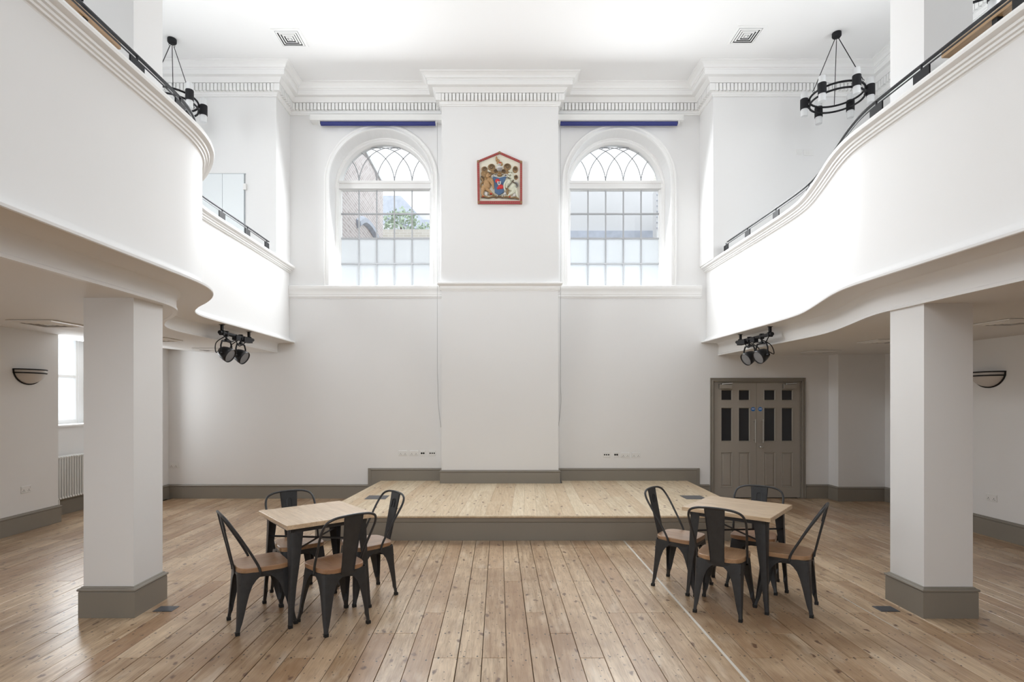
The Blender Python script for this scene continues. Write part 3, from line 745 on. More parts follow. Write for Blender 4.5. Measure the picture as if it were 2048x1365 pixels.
# ------------------------------------------------------------------ gallery cupboard door (left flank wall) + switches
def cupboard():
    x0 = (408-XV)/FPX*YF; x1 = (489-XV)/FPX*YF; zt = EYE+(798-349)/FPX*YF
    root = empty('door_2', (0, 0, 0), kind='structure', label='flush white double door on the left gallery')
    xm = (446-XV)/FPX*YF; x0 = xm-.62
    M['flush'] = mat('cool_white_door', (.76, .80, .82), .4)
    for a, b in ((x0, xm-.003), (xm+.003, x1)):
        MB().bbox((a, YF-.022, FLZ), (b, YF, zt), .002).build('door_leaf', 'flush', root)
    f = MB(); f.box((x0-.02, YF-.012, zt), (x1+.02, YF, zt+.012)); f.box((x1+.004, YF-.012, FLZ), (x1+.012, YF, zt)); f.build('door_frame', mat('grey_gap', (.42, .45, .47), .6), root)
    MB().bbox((x1-.005, YF-.04, EYE+(798-381)/FPX*YF), (x1+.04, YF, EYE+(798-369)/FPX*YF), .003).build('door_bolt', 'plastic', root)
cupboard()

def plate(name, wdt, hgt, kind_, loc, rz, lab, cat='socket', grp=None):
    """wall plate in local coords: faces -y"""
    root = MB().add(*_bplate(wdt, hgt)).build(name, 'plastic', label=lab, cat=cat, group=grp)
    root.location = loc; root.rotation_euler = (0, 0, rz)
    d = MB()
    if kind_ == 'double':
        for s_ in (-1, 1):
            cx = s_*wdt*.25
            d.cbox((cx, -.0105, -.006), (.006, .002, .012)); d.cbox((cx-.012, -.0105, -.022), (.010, .002, .005)); d.cbox((cx+.012, -.0105, -.022), (.010, .002, .005))
        d.build('pin_holes', 'dark', root, kind='stuff')
        for s_ in (-1, 1): MB().bbox((s_*wdt*.42-.008, -.014, .008), (s_*wdt*.42+.008, -.01, .03), .001).build('rocker', 'plastic', root)
    elif kind_ == 'dots':
        for q in (-1, 0, 1): MB().cyl((q*.034, -.012, 0), (q*.034, -.005, 0), .0125, 12).build('jack', 'dark', root)
    elif kind_ == 'jacks':
        for q in (-1, 1): MB().cyl((q*.017, -.012, 0), (q*.017, -.005, 0), .016, 12).build('jack', 'dark', root)
    else:
        n_ = {'switch1': 1, 'switch2': 2}[kind_]
        for q in range(n_): MB().bbox(((q-(n_-1)/2)*.04-.012, -.013, -.02), ((q-(n_-1)/2)*.04+.012, -.009, .02), .001).build('rocker', 'plastic', root)
    return root
def _bplate(wd, hg):
    r = .004
    vs = []
    for y, e in ((0, 0), (-.006, 0), (-.010, r)):
        for x, z in ((-1, -1), (1, -1), (1, 1), (-1, 1)): vs.append((x*(wd/2-e), y, z*(hg/2-e)))
    fs = [(0, 1, 2, 3), (8, 11, 10, 9)]
    for k in (0, 4):
        for q in range(4): fs.append((k+q, k+4+q, k+4+(q+1) % 4, k+(q+1) % 4))
    return vs, fs
def wx(px, y=YW): return (px-XV)/FPX*y
def wz(py, y=YW): return EYE+(HY-py)/FPX*y
plate('double_socket', .148, .088, 'double', (wx(806), YW, wz(907)), 0, 'white double socket above the left of the stage, left of its twin')
plate('double_socket', .148, .088, 'double', (wx(828), YW, wz(907)), 0, 'white double socket above the left of the stage, beside the jack plates')
plate('jack_plate', .09, .088, 'jacks', (wx(845.5), YW, wz(907)), 0, 'small white plate with two dark jacks left of the pier', 'wall plate')
plate('jack_plate', .12, .088, 'dots', (wx(864.5), YW, wz(907)), 0, 'white plate with three dark jacks left of the pier', 'wall plate')
plate('jack_plate', .12, .088, 'dots', (wx(1213), YW, wz(910)), 0, 'white plate with three dark jacks right of the pier', 'wall plate')
plate('jack_plate', .09, .088, 'jacks', (wx(1232), YW, wz(910)), 0, 'small white plate with two dark jacks right of the pier', 'wall plate')
plate('double_socket', .148, .088, 'double', (wx(1250.5), YW, wz(911)), 0, 'white double socket above the right of the stage, beside the jack plates')
plate('double_socket', .148, .088, 'double', (wx(1272), YW, wz(911)), 0, 'white double socket above the right of the stage, right of its twin')
plate('double_socket', .148, .088, 'double', (wx(348), YW, wz(931.5)), 0, 'white double socket in the far left corner by the column')
plate('double_socket', .148, .088, 'double', (-6.0, 6.88, .53), PI/2, 'white double socket low on the left wall below the wall light')
plate('double_socket', .148, .088, 'double', (6.0, 6.60, .475), -PI/2, 'white double socket low on the right wall below the wall light')
plate('light_switch', .09, .088, 'switch1', (wx(1598, YF), YF, wz(305, YF)), 0, 'single white switch on the right gallery wall', 'switch')
plate('light_switch', .148, .088, 'switch2', (wx(1617, YF), YF, wz(306, YF)), 0, 'double white switch on the right gallery wall', 'switch')

# ------------------------------------------------------------------ ceiling and soffit vents
def vent(cx, cy, w_, z, lab, recess=.0):
    root = empty('air_vent', (cx, cy, z), label=lab, cat='vent')
    h = w_/2
    f = MB(); grid_wall(f, 'x', 0, 0, 0, 0, 0, 0) if False else None
    def sq(mb, o, i, za, zb):
        rg = [[(-o, -o, za), (o, -o, za), (o, o, za), (-o, o, za)], [(-i, -i, zb), (i, -i, zb), (i, i, zb), (-i, i, zb)],
              [(-i+.003, -i+.003, zb+.002), (i-.003, -i+.003, zb+.002), (i-.003, i-.003, zb+.002), (-i+.003, i-.003, zb+.002)], [(-o+.003, -o+.003, za+.003), (o-.003, -o+.003, za+.003), (o-.003, o-.003, za+.003), (-o+.003, o-.003, za+.003)]]
        mb.loft(rg+[rg[0]], False)
    m_ = MB(); o_, i_ = h, h-.035
    m_.loft([[(-o_, -o_, 0), (o_, -o_, 0), (o_, o_, 0), (-o_, o_, 0)], [(-o_, -o_, -.008), (o_, -o_, -.008), (o_, o_, -.008), (-o_, o_, -.008)], [(-i_, -i_, -.012), (i_, -i_, -.012), (i_, i_, -.012), (-i_, i_, -.012)], [(-i_, -i_, 0), (i_, -i_, 0), (i_, i_, 0), (-i_, i_, 0)]], False)
    m_.build('frame', 'trim', root)
    MB().box((-i_, -i_, -.003), (i_, i_, -.001)).build('backing', 'dark', root)
    for k in range(4):
        r = i_-.006-k*(i_/4.6); b_ = MB(); sq(b_, r, r-i_/8.5, -.012, -.020); b_.build('vane', 'trim', root)
    MB().box((-i_*.12, -i_*.12, -.02), (i_*.12, i_*.12, -.006)).build('centre_plate', 'trim', root)
vent(-3.0, 7.80, .40, ZC, 'square louvred ceiling vent upper left of the left window')
vent(3.53, 7.74, .40, ZC, 'square louvred ceiling vent upper right of the right window')
vent(-4.62, 5.56, .46, 2.455, 'square vent under the left gallery beside the left column')
vent(-4.42, 7.05, .40, 2.455, 'square vent under the left gallery just behind the left column')
vent(-4.5, 8.5, .40, 2.455, 'square vent under the left gallery near the end wall')
vent(4.95, 8.35, .40, 2.41, 'square vent under the right gallery near the double doors')
vent(4.85, 6.85, .40, 2.41, 'square vent under the right gallery just behind the right column')
vent(4.85, 5.14, .40, 2.41, 'square vent under the right gallery at the right edge of the photo')

# ------------------------------------------------------------------ chandeliers
def chandelier():
    root = empty('chandelier', (0, 0, 0), cat='chandelier')
    zr = -(5.19-4.315)
    c = MB().lathe([(.004, 0), (.058, 0), (.060, -.006), (.060, -.05), (.052, -.062), (.004, -.066)], 24); c.build('canopy', 'black', root, smooth=True)
    for z in (zr, zr-.085):
        pts = [(.338*math.cos(2*PI*k/48), .338*math.sin(2*PI*k/48), z) for k in range(48)]
        MB().tube(pts, .014, 8, True).build('ring', 'black', root, smooth=True)
    for a in (180, 60, 300):
        a = math.radians(a+3); x, y = .338*math.cos(a), .338*math.sin(a)
        r = MB().cyl((.03*math.cos(a), .03*math.sin(a), -.10), (x, y, zr+.045), .0055, 6)
        for p in ((.03*math.cos(a), .03*math.sin(a), -.083), (x, y, zr+.032)):
            r.tube([(p[0]+.014*math.cos(t*PI/4)*math.cos(a), p[1]+.014*math.cos(t*PI/4)*math.sin(a), p[2]+.014*math.sin(t*PI/4)) for t in range(8)], .0035, 5, True)
        r.build('suspension_rod', 'black', root)
    b = []
    for k in range(6):
        a = math.radians(33+60*k); cx, cy = .40*math.cos(a), .40*math.sin(a)
        if not b:
            t = MB().lathe([(.004, -.075), (.052, -.075), (.054, -.07), (.054, .07), (.052, .075), (.004, .075)], 20)
            hd = t.build('lamp_holder', 'black', root, smooth=True)
            for s_ in (1, -1):
                MB().lathe([(.004, s_*.074), (.046, s_*.074), (.046, s_*.165), (.043, s_*.172), (.004, s_*.174)], 20).build('lamp_glass', 'opal', hd, smooth=True, label='frosted glass shade')
            MB().box((-.08, -.008, -.052), (-.045, .008, -.036)).build('arm', 'black', hd); MB().box((-.08, -.008, .030), (-.045, .008, .046)).build('arm', 'black', hd)
            b.append(hd); o = hd
        else: o = copy_tree(b[0], root)
        o.location = (cx, cy, zr-.043); o.rotation_euler = (0, 0, a)
    return root
ch = chandelier(); chs = [(4.79, 7.69, 'black ring chandelier with six frosted lamps above the far right gallery'), (-4.71, 7.82, 'black ring chandelier partly hidden behind the far left gallery railing'),
                          (4.88, 5.5, 'black ring chandelier cut off by the top right edge of the photo'), (-4.75, 5.55, 'black ring chandelier cut off by the top left edge of the photo')]
for i, (x, y, lab) in enumerate(chs):
    o = ch if i == 0 else copy_tree(ch)
    o.location = (x, y, ZC); o['label'] = lab; o['group'] = 'ring chandeliers over the galleries'

# ------------------------------------------------------------------ stage spotlights
def spot_bar(side, y0, y1, lamps, lab):
    X = -3.50 if side < 0 else 3.52
    z = 2.515
    root = empty('light_bar', (X, (y0+y1)/2, z), label=lab, cat='stage light bar')
    L = (y1-y0)/2
    MB().tube([(0, -L, 0), (0, L, 0)], .024, 12).build('pipe', 'black', root, smooth=True)
    for y in (-L+.06, L-.12):
        b = MB(); b.box((-.012, y-.02, 0), (.012, y+.02, .10)); b.box((-.03, y-.02, .098), (.03, y+.02, .105)); b.cbox((0, y, 0), (.06, .03, .06)); b.build('hanging_bracket', 'black', root)
    b = MB(); b.cbox((0, L-.2, -.02), (.07, .24, .07)); b.cbox((0, -.02, -.02), (.06, .12, .07)); b.build('connector_box', 'black', root)
    cab = [(0, -L+.1, -.03), (.02, -L+.25, -.09), (0, -.05, -.06), (-.02, .1, -.12), (0, .25, -.05)]
    MB().tube(catmull(cab, 5), .007, 6).build('cable', 'black', root)
    for ly, yaw, pitch, lab2 in lamps:
        lr = empty('stage_spotlight', (X, ly, 2.26), label=lab2, cat='spotlight', group='black stage spotlights under the galleries')
        hk = MB(); hk.cyl((0, 0, .275), (0, 0, .165), .012, 8); hk.cbox((0, 0, .255), (.05, .035, .07)); hk.cbox((0, 0, .17), (.03, .05, .03)); hk.build('clamp', 'black', lr)
        Rz = Matrix.Rotation(yaw, 4, 'Z')
        yk = MB()
        ypts = [(0, -.115, 0), (0, -.115, .10), (0, -.09, .155), (0, 0, .16), (0, .09, .155), (0, .115, .10), (0, .115, 0)]
        for a, b_ in zip(ypts, ypts[1:]): 
            yk.tube([tuple(Rz @ Vector(a)), tuple(Rz @ Vector(b_))], .011, 6)
        for s_ in (-1, 1): yk.cyl(tuple(Rz @ Vector((0, s_*.10, 0))), tuple(Rz @ Vector((0, s_*.145, 0))), .014, 8)
        yk.build('yoke', 'black', lr)
        X4 = Rz @ Matrix.Rotation(PI/2+pitch, 4, 'Y')      # local +z => +x, pitched down
        MB().lathe([(.004, -.095), (.045, -.095), (.068, -.07), (.083, -.03), (.093, .02), (.095, .065), (.092, .07), (.088, .068), (.084, .055)], 28, X4).build('lamp_body', M['bodyblack'], lr, smooth=True)
        MB().lathe([(.003, .053), (.084, .053), (.084, .058), (.003, .062)], 28, X4).build('lens', 'lens', lr, smooth=True)
        cb = [tuple(X4 @ Vector((-.03, 0, -.10))), tuple(Rz @ Vector((-.16, .03, .02))), tuple(Rz @ Vector((-.14, .0, .14))), (-.02, 0, .22)]
        MB().tube(catmull(cb, 6), .006, 6).build('cable', 'black', lr)
M['bodyblack'] = mat('satin_black_lamp_body', (.02, .02, .022), .32, metal=.3)
spot_bar(-1, 6.80, 7.72, [(6.97, -.10, .50, 'black stage spotlight under the left gallery, nearer of the two'), (7.36, -.08, .52, 'black stage spotlight under the left gallery, farther of the two')], 'black pipe with clamps and cables under the left gallery lip')
spot_bar(1, 6.98, 8.02, [(7.26, PI+.2, .50, 'black stage spotlight under the right gallery, nearer of the two'), (7.62, PI+.2, .52, 'black stage spotlight under the right gallery, farther of the two')], 'black pipe with clamps and cables under the right gallery lip')

# ------------------------------------------------------------------ wall lights
def sconce(x, y, z, rz, lab):
    """local: wall plane x=0, protrudes +x, width along y"""
    root = empty('wall_light', (x, y, z), rz, label=lab, cat='wall light', group='half-bowl wall lights')
    W, D, H = .215, .15, .175
    rings = []
    for j in range(9):
        ph = PI/2*j/8; rr = math.cos(ph); rr = max(rr, .02)
        rings.append([(D*rr*math.sin(PI*k/16), W*rr*math.cos(PI*k/16), -H*math.sin(ph)) for k in range(17)]+[(0.002, -W*rr*.98, -H*math.sin(ph)), (0.002, W*rr*.98, -H*math.sin(ph))][:0])
    b = MB(); b.loft(rings, False, False); b.loft([[(p[0]*.94, p[1]*.94, p[2]*.94) for p in r] for r in rings], False, False)
    b.build('bowl', M['bowl'], root, smooth=True)
    for zz, dd in ((.004, 1.0), (-.040, .985)):
        pts = [((D+.008)*dd*math.sin(PI*k/20), (W+.008)*dd*math.cos(PI*k/20), zz) for k in range(21)]
        MB().tube(pts, .0075, 6).build('band', 'black', root)
    pts = [(.006, (W+.006)*math.cos(PI*k/20), -(H+.006)*math.sin(PI*k/20)) for k in range(21)]
    MB().tube(pts, .009, 6).build('back_rim', 'black', root)
    MB().prism([((W)*math.cos(PI*k/20), -(H)*math.sin(PI*k/20)) for k in range(21)], .001, .004)
    return root
M['bowl'] = mat('frosted_bowl_glass', (.62, .59, .56), .4)
sconce(-6.0, 6.92, 2.045, 0, 'half-bowl frosted wall light with black bands on the left wall')
sconce(6.0, 6.64, 2.0, PI, 'half-bowl frosted wall light with black bands on the right wall')

# ------------------------------------------------------------------ radiator
def radiator():
    root = empty('radiator', (-6.26, 7.62, 0), label='white column radiator in the recess under the left aisle window', cat='radiator')
    t = MB(); n = 18; base_ = None
    for k in range(n):
        if base_ is None:
            m_ = MB()
            for xx in (-.03, .03): m_.tube([(xx, 0, .27), (xx, 0, .83)], .0125, 8)
            m_.tube([(-.045, 0, .835), (0, 0, .85), (.045, 0, .835)], .017, 8); m_.tube([(-.045, 0, .265), (0, 0, .25), (.045, 0, .265)], .017, 8)
            o = base_ = m_.build('radiator_section', 'radiator', root, smooth=True)
        else: o = share(base_, root)
        o.location = (0, .03+k*.047, 0)
    MB().tube([(0, 0, .835), (0, .03+n*.047, .835)], .011, 8).build('header', 'radiator', root); MB().tube([(0, 0, .265), (0, .03+n*.047, .265)], .011, 8).build('header', 'radiator', root)
    for k in (1, n-2): 
        MB().box((-.025, .02+k*.047, 0), (.025, .04+k*.047, .25)).build('foot', 'radiator', root)
radiator()

# ------------------------------------------------------------------ tables and chairs
def chair():
    root = empty('chair', (0, 0, 0), cat='chair')
    # seat, faces +y
    n = 40
    def outl(s_, inset=0):
        out = []
        for k in range(n):
            a = 2*PI*k/n; c, s2 = math.cos(a), math.sin(a); e = .36 if s2 > 0 else .5
            x = (.178-inset)*math.copysign(abs(c)**e, c); y = (.178-inset)*math.copysign(abs(s2)**e, s2)
            x *= (1+.06*y/.178)
            out.append((x, y))
        return out
    rings = []
    for z, ins in ((.424, .004), (.427, 0), (.455, 0), (.460, .004)):
        rings.append([(x, y, z) for x, y in outl(1, ins)])
    for f, z in ((.8, .4605), (.55, .457), (.3, .455), (.05, .454)):
        rings.append([(x*f, y*f, z+(.006 if (f > .5 and y > .1 and abs(x) < .04) else 0)) for x, y in outl(1, .004)])
    MB().loft(rings).build('seat', 'seat', root, smooth=True, angle=35)
    rings = [[(x, y, z) for x, y in outl(1, i)] for z, i in ((.385, .012), (.40, .006), (.428, .004))]
    r_in = [[(x*.97, y*.97, z) for x, y in outl(1, i)] for z, i in ((.426, .006), (.386, .014))]
    MB().loft(rings+r_in+[rings[0]], False).build('seat_frame', 'steel', root, smooth=True)
    # legs
    base_leg = None
    prof = [(.428, .172, .172), (.412, .174, .164), (.395, .177, .142), (.37, .180, .112), (.335, .184, .088), (.28, .189, .070), (.2, .198, .055), (.12, .206, .042), (.075, .210, .033), (.05, .214, .026), (.012, .222, .024)]
    for sx_, sy_ in ((1, 1), (-1, 1), (-1, -1), (1, -1)):
        ext = 1.0 if sy_ > 0 else 1.10
        rings = []
        for z, c, wd in prof:
            k = (c-.172)
            cx = .172+k*(.75 if sy_ > 0 else .15); cy = .168+k*(1.0 if sy_ > 0 else .6)
            r = min(.03, wd*.45); th = .004
            loop = [(cx-wd, cy), (cx-r, cy), (cx-r*.3, cy-r*.3), (cx, cy-r), (cx, cy-wd), (cx-th, cy-wd), (cx-th, cy-r), (cx-r*.3-th*.7, cy-r*.3-th*.7), (cx-r, cy-th), (cx-wd, cy-th)]
            if z < .1: loop = [(cx-wd, cy), (cx-r, cy), (cx-r*.3, cy-r*.3), (cx, cy-r), (cx, cy-wd), (cx-wd*.5, cy-wd), (cx-wd*.6, cy-wd*.98), (cx-wd*.9, cy-wd*.9), (cx-wd*.98, cy-wd*.6), (cx-wd, cy-wd*.5)]
            rings.append([(sx_*x, sy_*y, z) for x, y in loop])
        lg = MB().loft(rings).build('leg', 'steel', root, smooth=True, angle=30)
        z, c, wd = prof[-1]; k = c-.172; cx = .172+k*(.75 if sy_ > 0 else .15); cy = .168+k*(1.0 if sy_ > 0 else .6)
        ft = MB(); ft.box((min(sx_*(cx+.002), sx_*(cx-wd-.002)), min(sy_*(cy+.002), sy_*(cy-wd-.002)), 0), (max(sx_*(cx+.002), sx_*(cx-wd-.002)), max(sy_*(cy+.002), sy_*(cy-wd-.002)), .022)); ft.build('foot_cap', 'rubber', lg)
    # cross rods between the legs
    for a, b in (((.172, .168, .345), (-.162, -.168, .345)), ((-.172, .168, .350), (.162, -.168, .350))):
        MB().tube([a, ((a[0]+b[0])/2, (a[1]+b[1])/2, a[2]+.012), b], .006, 6).build('cross_rod', 'steel', root)
    # hoop
    half = [(.186, -.035, .412), (.189, -.050, .47), (.197, -.108, .58), (.208, -.178, .70), (.207, -.222, .77), (.186, -.251, .817), (.135, -.268, .841), (.07, -.275, .849), (0, -.276, .851)]
    pts = half+[(-x, y, z) for x, y, z in reversed(half[:-1])]
    MB().tube(catmull(pts, 4), .0092, 8).build('back_hoop', 'steel', root, smooth=True)
    # splat
    rows_ = [(.415, .052, -.181), (.45, .053, -.185), (.50, .055, -.197), (.60, .060, -.219), (.70, .066, -.242), (.78, .071, -.260), (.825, .074, -.269), (.845, .075, -.273)]
    rings = [[(-w2, y-.002, z), (-w2+.006, y+.004, z), (w2-.006, y+.004, z), (w2, y-.002, z), (w2, y-.008, z), (w2-.005, y, z), (-w2+.005, y, z), (-w2, y-.008, z)] for z, w2, y in rows_]
    sp = MB().loft(rings).build('backrest', 'steel', root, smooth=True, angle=30)
    em = [(x, -.2385-(z-.72)*.22, z) for x, z in ((-.022, .72), (-.022, .775), (-.014, .79), (0, .794), (.014, .79), (.022, .775), (.022, .72))]
    MB().tube(em, .0035, 5).build('embossed_loop', 'steel', sp)
    return root
def table():
    root = empty('table', (0, 0, 0), cat='table')
    MB().bbox((-.348, -.348, .728), (.348, .348, .760), .003).build('tabletop', 'top', root)
    fr = MB(); 
    for s_ in (-1, 1):
        fr.box((-.29, s_*.29-.012, .690), (.29, s_*.29+.012, .728)); fr.box((s_*.29-.012, -.29, .690), (s_*.29+.012, .29, .728))
    fr.build('apron', 'steel', root)
    prof = [(.728, .305, .092), (.68, .306, .090), (.60, .307, .082), (.45, .310, .065), (.30, .314, .046), (.15, .320, .036), (.10, .322, .034), (.09, .322, .031), (.012, .326, .026)]
    for sx_, sy_ in ((1, 1), (-1, 1), (-1, -1), (1, -1)):
        rings = []
        for z, c, wd in prof:
            r = wd*.42; th = .004
            loop = [(c-wd, c), (c-r, c), (c-r*.3, c-r*.3), (c, c-r), (c, c-wd), (c-th, c-wd), (c-th, c-r), (c-r*.3-th*.7, c-r*.3-th*.7), (c-r, c-th), (c-wd, c-th)]
            if z < .11: loop = [(c-wd, c), (c-r, c), (c-r*.3, c-r*.3), (c, c-r), (c, c-wd), (c-wd*.5, c-wd), (c-wd*.6, c-wd*.98), (c-wd*.9, c-wd*.9), (c-wd*.98, c-wd*.6), (c-wd, c-wd*.5)]
            rings.append([(sx_*x, sy_*y, z) for x, y in loop])
        lg = MB().loft(rings).build('leg', 'steel', root, smooth=True, angle=30)
        c, wd = .327, .028
        MB().box((min(sx_*c, sx_*(c-wd)), min(sy_*c, sy_*(c-wd)), 0), (max(sx_*c, sx_*(c-wd)), max(sy_*c, sy_*(c-wd)), .022)).build('foot_cap', 'rubber', lg)
    for a, b in (((.29, .29, .545), (-.29, -.29, .545)), ((-.29, .29, .555), (.29, -.29, .555))):
        MB().tube([a, b], .008, 6).build('cross_rod', 'steel', root)
    return root
tb = table(); tb.location = (-1.482, 4.408, 0); tb.rotation_euler = (0, 0, math.radians(39.5))
tb['label'] = 'small square wooden-topped table with grey steel legs, left one'; tb['group'] = 'square cafe tables'
t2 = copy_tree(tb); t2.location = (2.051, 4.66, 0); t2.rotation_euler = (0, 0, math.radians(49.5)); t2['label'] = 'small square wooden-topped table with grey steel legs, right one'
c0 = chair()
# (x, y, facing angle of +y axis)
CH = [(-1.80, 4.09, 36, 'grey steel chair with wooden seat, outer left side of the left table'),
      (-1.225, 4.072, 134, 'grey steel chair with wooden seat, back to camera at the left table'),
      (-1.13, 4.66, 219, 'grey steel chair with wooden seat, between the left table and the stage'),
      (-1.725, 4.66, 307, 'grey steel chair with wooden seat, behind the left table'),
      (1.635, 4.88, 320, 'grey steel chair with wooden seat, stage side of the right table'),
      (1.787, 4.325, 55, 'grey steel chair with wooden seat, back to camera at the right table'),
      (2.345, 4.402, 144, 'grey steel chair with wooden seat, outer right side of the right table'),
      (2.32, 4.92, 236, 'grey steel chair with wooden seat, behind the right table facing the camera')]
for i, (x, y, a, lab) in enumerate(CH):
    o = c0 if i == 0 else copy_tree(c0)
    o.location = (x, y, 0); o.rotation_euler = (0, 0, math.radians(a-90)); o['label'] = lab; o['group'] = 'metal chairs around the square tables'

# ------------------------------------------------------------------ coat of arms
def plaque():
    K = 1/1396.0; cx0, cy0 = 672.0, 660.0
    wx0 = (940+672/11.375-XV)/FPX*YP; wz0 = EYE+(HY-(300+660/11.375))/FPX*YP
    root = empty('heraldic_plaque', (wx0, YP, wz0), label='five-sided painted coat of arms on the central pier', cat='plaque')
    q = lambda x, y: ((x-cx0)*K, (cy0-y)*K)
    outer = [q(160, 282), q(672, 68), q(1186, 292), q(1186, 1255), q(176, 1250)]
    inner = [q(212, 302), q(672, 112), q(1138, 318), q(1140, 1190), q(222, 1190)]
    MB().prism([(x*.99, z*.99) for x, z in outer], -.03, -.001).build('back_board', 'cream', root)
    for i in range(5):
        j = (i+1) % 5
        poly = [outer[i], outer[j], inner[j], inner[i]]
        MB().prism(poly, -.052, -.028).build('frame_rail', 'red', root)
    orn = MB()
    def tri(cxp, cyp, sz, up):
        a = q(cxp, cyp); s_ = sz*K
        pts = [(a[0]+s_*math.cos(up), a[1]+s_*math.sin(up)), (a[0]+s_*math.cos(up+2.2), a[1]+s_*math.sin(up+2.2)), (a[0]+s_*math.cos(up-2.2), a[1]+s_*math.sin(up-2.2))]
        orn.prism(pts, -.055, -.05)
    for i in range(5):
        j = (i+1) % 5; a = ((outer[i][0]+inner[i][0])/2, (outer[i][1]+inner[i][1])/2); b = ((outer[j][0]+inner[j][0])/2, (outer[j][1]+inner[j][1])/2)
        L = math.hypot(b[0]-a[0], b[1]-a[1]); n = int(L/(46*K))
        for k in range(1, n):
            t = k/n; x, z = a[0]+(b[0]-a[0])*t, a[1]+(b[1]-a[1])*t
            tri(x/K+cx0, cy0-z/K, 17, math.atan2(b[1]-a[1], b[0]-a[0])+PI/2+(0 if k % 2 else PI))
    orn.build('frame_ornament', 'gold', root, kind='stuff')
    for i in range(5):
        x = (outer[i][0]+inner[i][0])/2; z = (outer[i][1]+inner[i][1])/2
        MB().cyl((x, -.056, z), (x, -.05, z), .020, 10).build('corner_boss', 'gold', root)
    def blobs(name, m_, L, lab=None, dep=.022):
        mb = MB()
        for b in L:
            x, y, rx, ry = b[:4]; rot = math.radians(b[4]) if len(b) > 4 else 0; d = b[5] if len(b) > 5 else dep
            p = q(x, y); mb.ell((p[0], -.03, p[1]), (rx*K, d, ry*K), rot)
        return mb.build(name, m_, root, smooth=True, label=lab)
    def limb(mb, pts, r0, r1, y=-.042, n=8):
        P_ = catmull([(*q(a, b),) for a, b in pts], 4); N = len(P_)
        mb.tube([(p[0], y, p[1]) for p in P_], [(r0+(r1-r0)*i/(N-1))*K for i in range(N)], n)
    # mantling scrolls
    blobs('mantling', 'gold', [(490, 415, 88, 82), (330, 465, 75, 72), (850, 405, 88, 82), (1030, 465, 62, 82), (1045, 640, 45, 60), (290, 660, 50, 70), (560, 500, 80, 62), (790, 505, 80, 60), (300, 560, 52, 60), (480, 560, 60, 50), (860, 560, 60, 50)], 'gold-brown leafy mantling', .016)
    sc = MB()
    for x, y, r, h in ((490, 415, 60, 1), (330, 470, 50, 1), (850, 405, 60, -1), (1030, 465, 45, -1), (1050, 645, 30, -1), (290, 665, 35, 1), (575, 510, 38, 1), (775, 515, 38, -1)):
        pts = []
        for k in range(22):
            a = k/21*2*PI*1.5; rr = r*(1-k/26); p = q(x+h*rr*math.cos(a), y-rr*math.sin(a)); pts.append((p[0], -.048, p[1]))
        sc.tube(pts, 7*K, 5)
    for pts in (((400, 520), (470, 560), (560, 590), (620, 570)), ((940, 540), (880, 590), (800, 600), (730, 580)), ((260, 620), (250, 700), (300, 740), (330, 700))):
        limb(sc, pts, 12, 7, -.046, 5)
    sc.build('scrollwork', 'darkgold', root)
    # shield
    shp = [q(*p) for p in ((515, 655), (560, 640), (610, 655), (670, 665), (730, 650), (790, 635), (825, 640), (800, 700), (785, 800), (778, 900), (770, 985), (725, 1020), (665, 1055), (610, 1025), (562, 990), (556, 880), (550, 780))]
    MB().prism(shp, -.056, -.03).build('shield', 'blue', root, label='blue shield')
    blobs('shield_charge', 'redp', [(625, 735, 66, 60, -20, .045), (700, 868, 84, 66, 20, .045), (645, 900, 46, 40, 0, .042)], 'red fields on the shield')
    iw = [q(*p) for p in ((620, 755), (660, 770), (705, 755), (700, 815), (660, 850), (625, 815))]
    MB().prism(iw, -.080, -.05).build('inner_shield', 'silver', root, label='small white inner shield')
    ib = [q(*p) for p in ((640, 775), (660, 782), (684, 775), (680, 808), (660, 826), (644, 808))]
    MB().prism(ib, -.083, -.06).build('inner_charge', 'blue', root)
    sh2 = MB()
    for pts in (((515, 655), (500, 620), (540, 600), (570, 620), (550, 650)), ((825, 640), (850, 600), (810, 585), (775, 600), (790, 635))): limb(sh2, pts, 12, 9, -.05, 6)
    sh2.build('shield_scroll', 'silver', root)
    # helmet
    blobs('helmet', 'silver', [(672, 425, 72, 42, 0, .035), (672, 470, 60, 50, 0, .036)], 'silver helmet')
    hb = MB()
    for x in (640, 660, 680, 700, 718): limb(hb, ((x, 445), (x+(x-675)*.2, 480), (x, 525)), 4, 4, -.066, 5)
    hb.build('helmet_bars', 'darkgold', root)
    blobs('helmet_collar', 'gold', [(672, 545, 48, 34, 0, .035), (675, 590, 62, 40, 0, .028)], 'gold helmet collar')
    # crest
    blobs('crest', 'tan', [(672, 320, 68, 36, 0, .03), (640, 270, 34, 42, 20, .03), (603, 225, 22, 62, 0, .028), (715, 350, 34, 30, 0, .028)], 'crest animal on the helmet')
    blobs('crest_patch', 'redp', [(680, 325, 34, 20, 0, .036)])
    blobs('crest_cap', 'silver', [(675, 352, 55, 18, 0, .035)])
    # left supporter (tan)
    L = MB()
    for b in ((385, 800, 82, 125, -14), (440, 715, 68, 70, 0), (410, 610, 60, 66, 0), (450, 620, 32, 26, 0), (320, 890, 80, 66, -30)):
        p = q(b[0], b[1]); L.ell((p[0], -.035, p[1]), (b[2]*K, .032, b[3]*K), math.radians(b[4]))
    limb(L, ((470, 700), (520, 770), (520, 850), (540, 915)), 34, 16, -.058); limb(L, ((440, 720), (490, 790), (500, 830)), 30, 18, -.062)
    limb(L, ((320, 920), (285, 980), (290, 1050), (330, 1085)), 40, 18, -.05); limb(L, ((350, 910), (440, 960), (500, 1020), (540, 1040)), 40, 16, -.045)
    L.build('left_supporter', 'tan', root, smooth=True, label='tan rearing beast on the left of the shield')
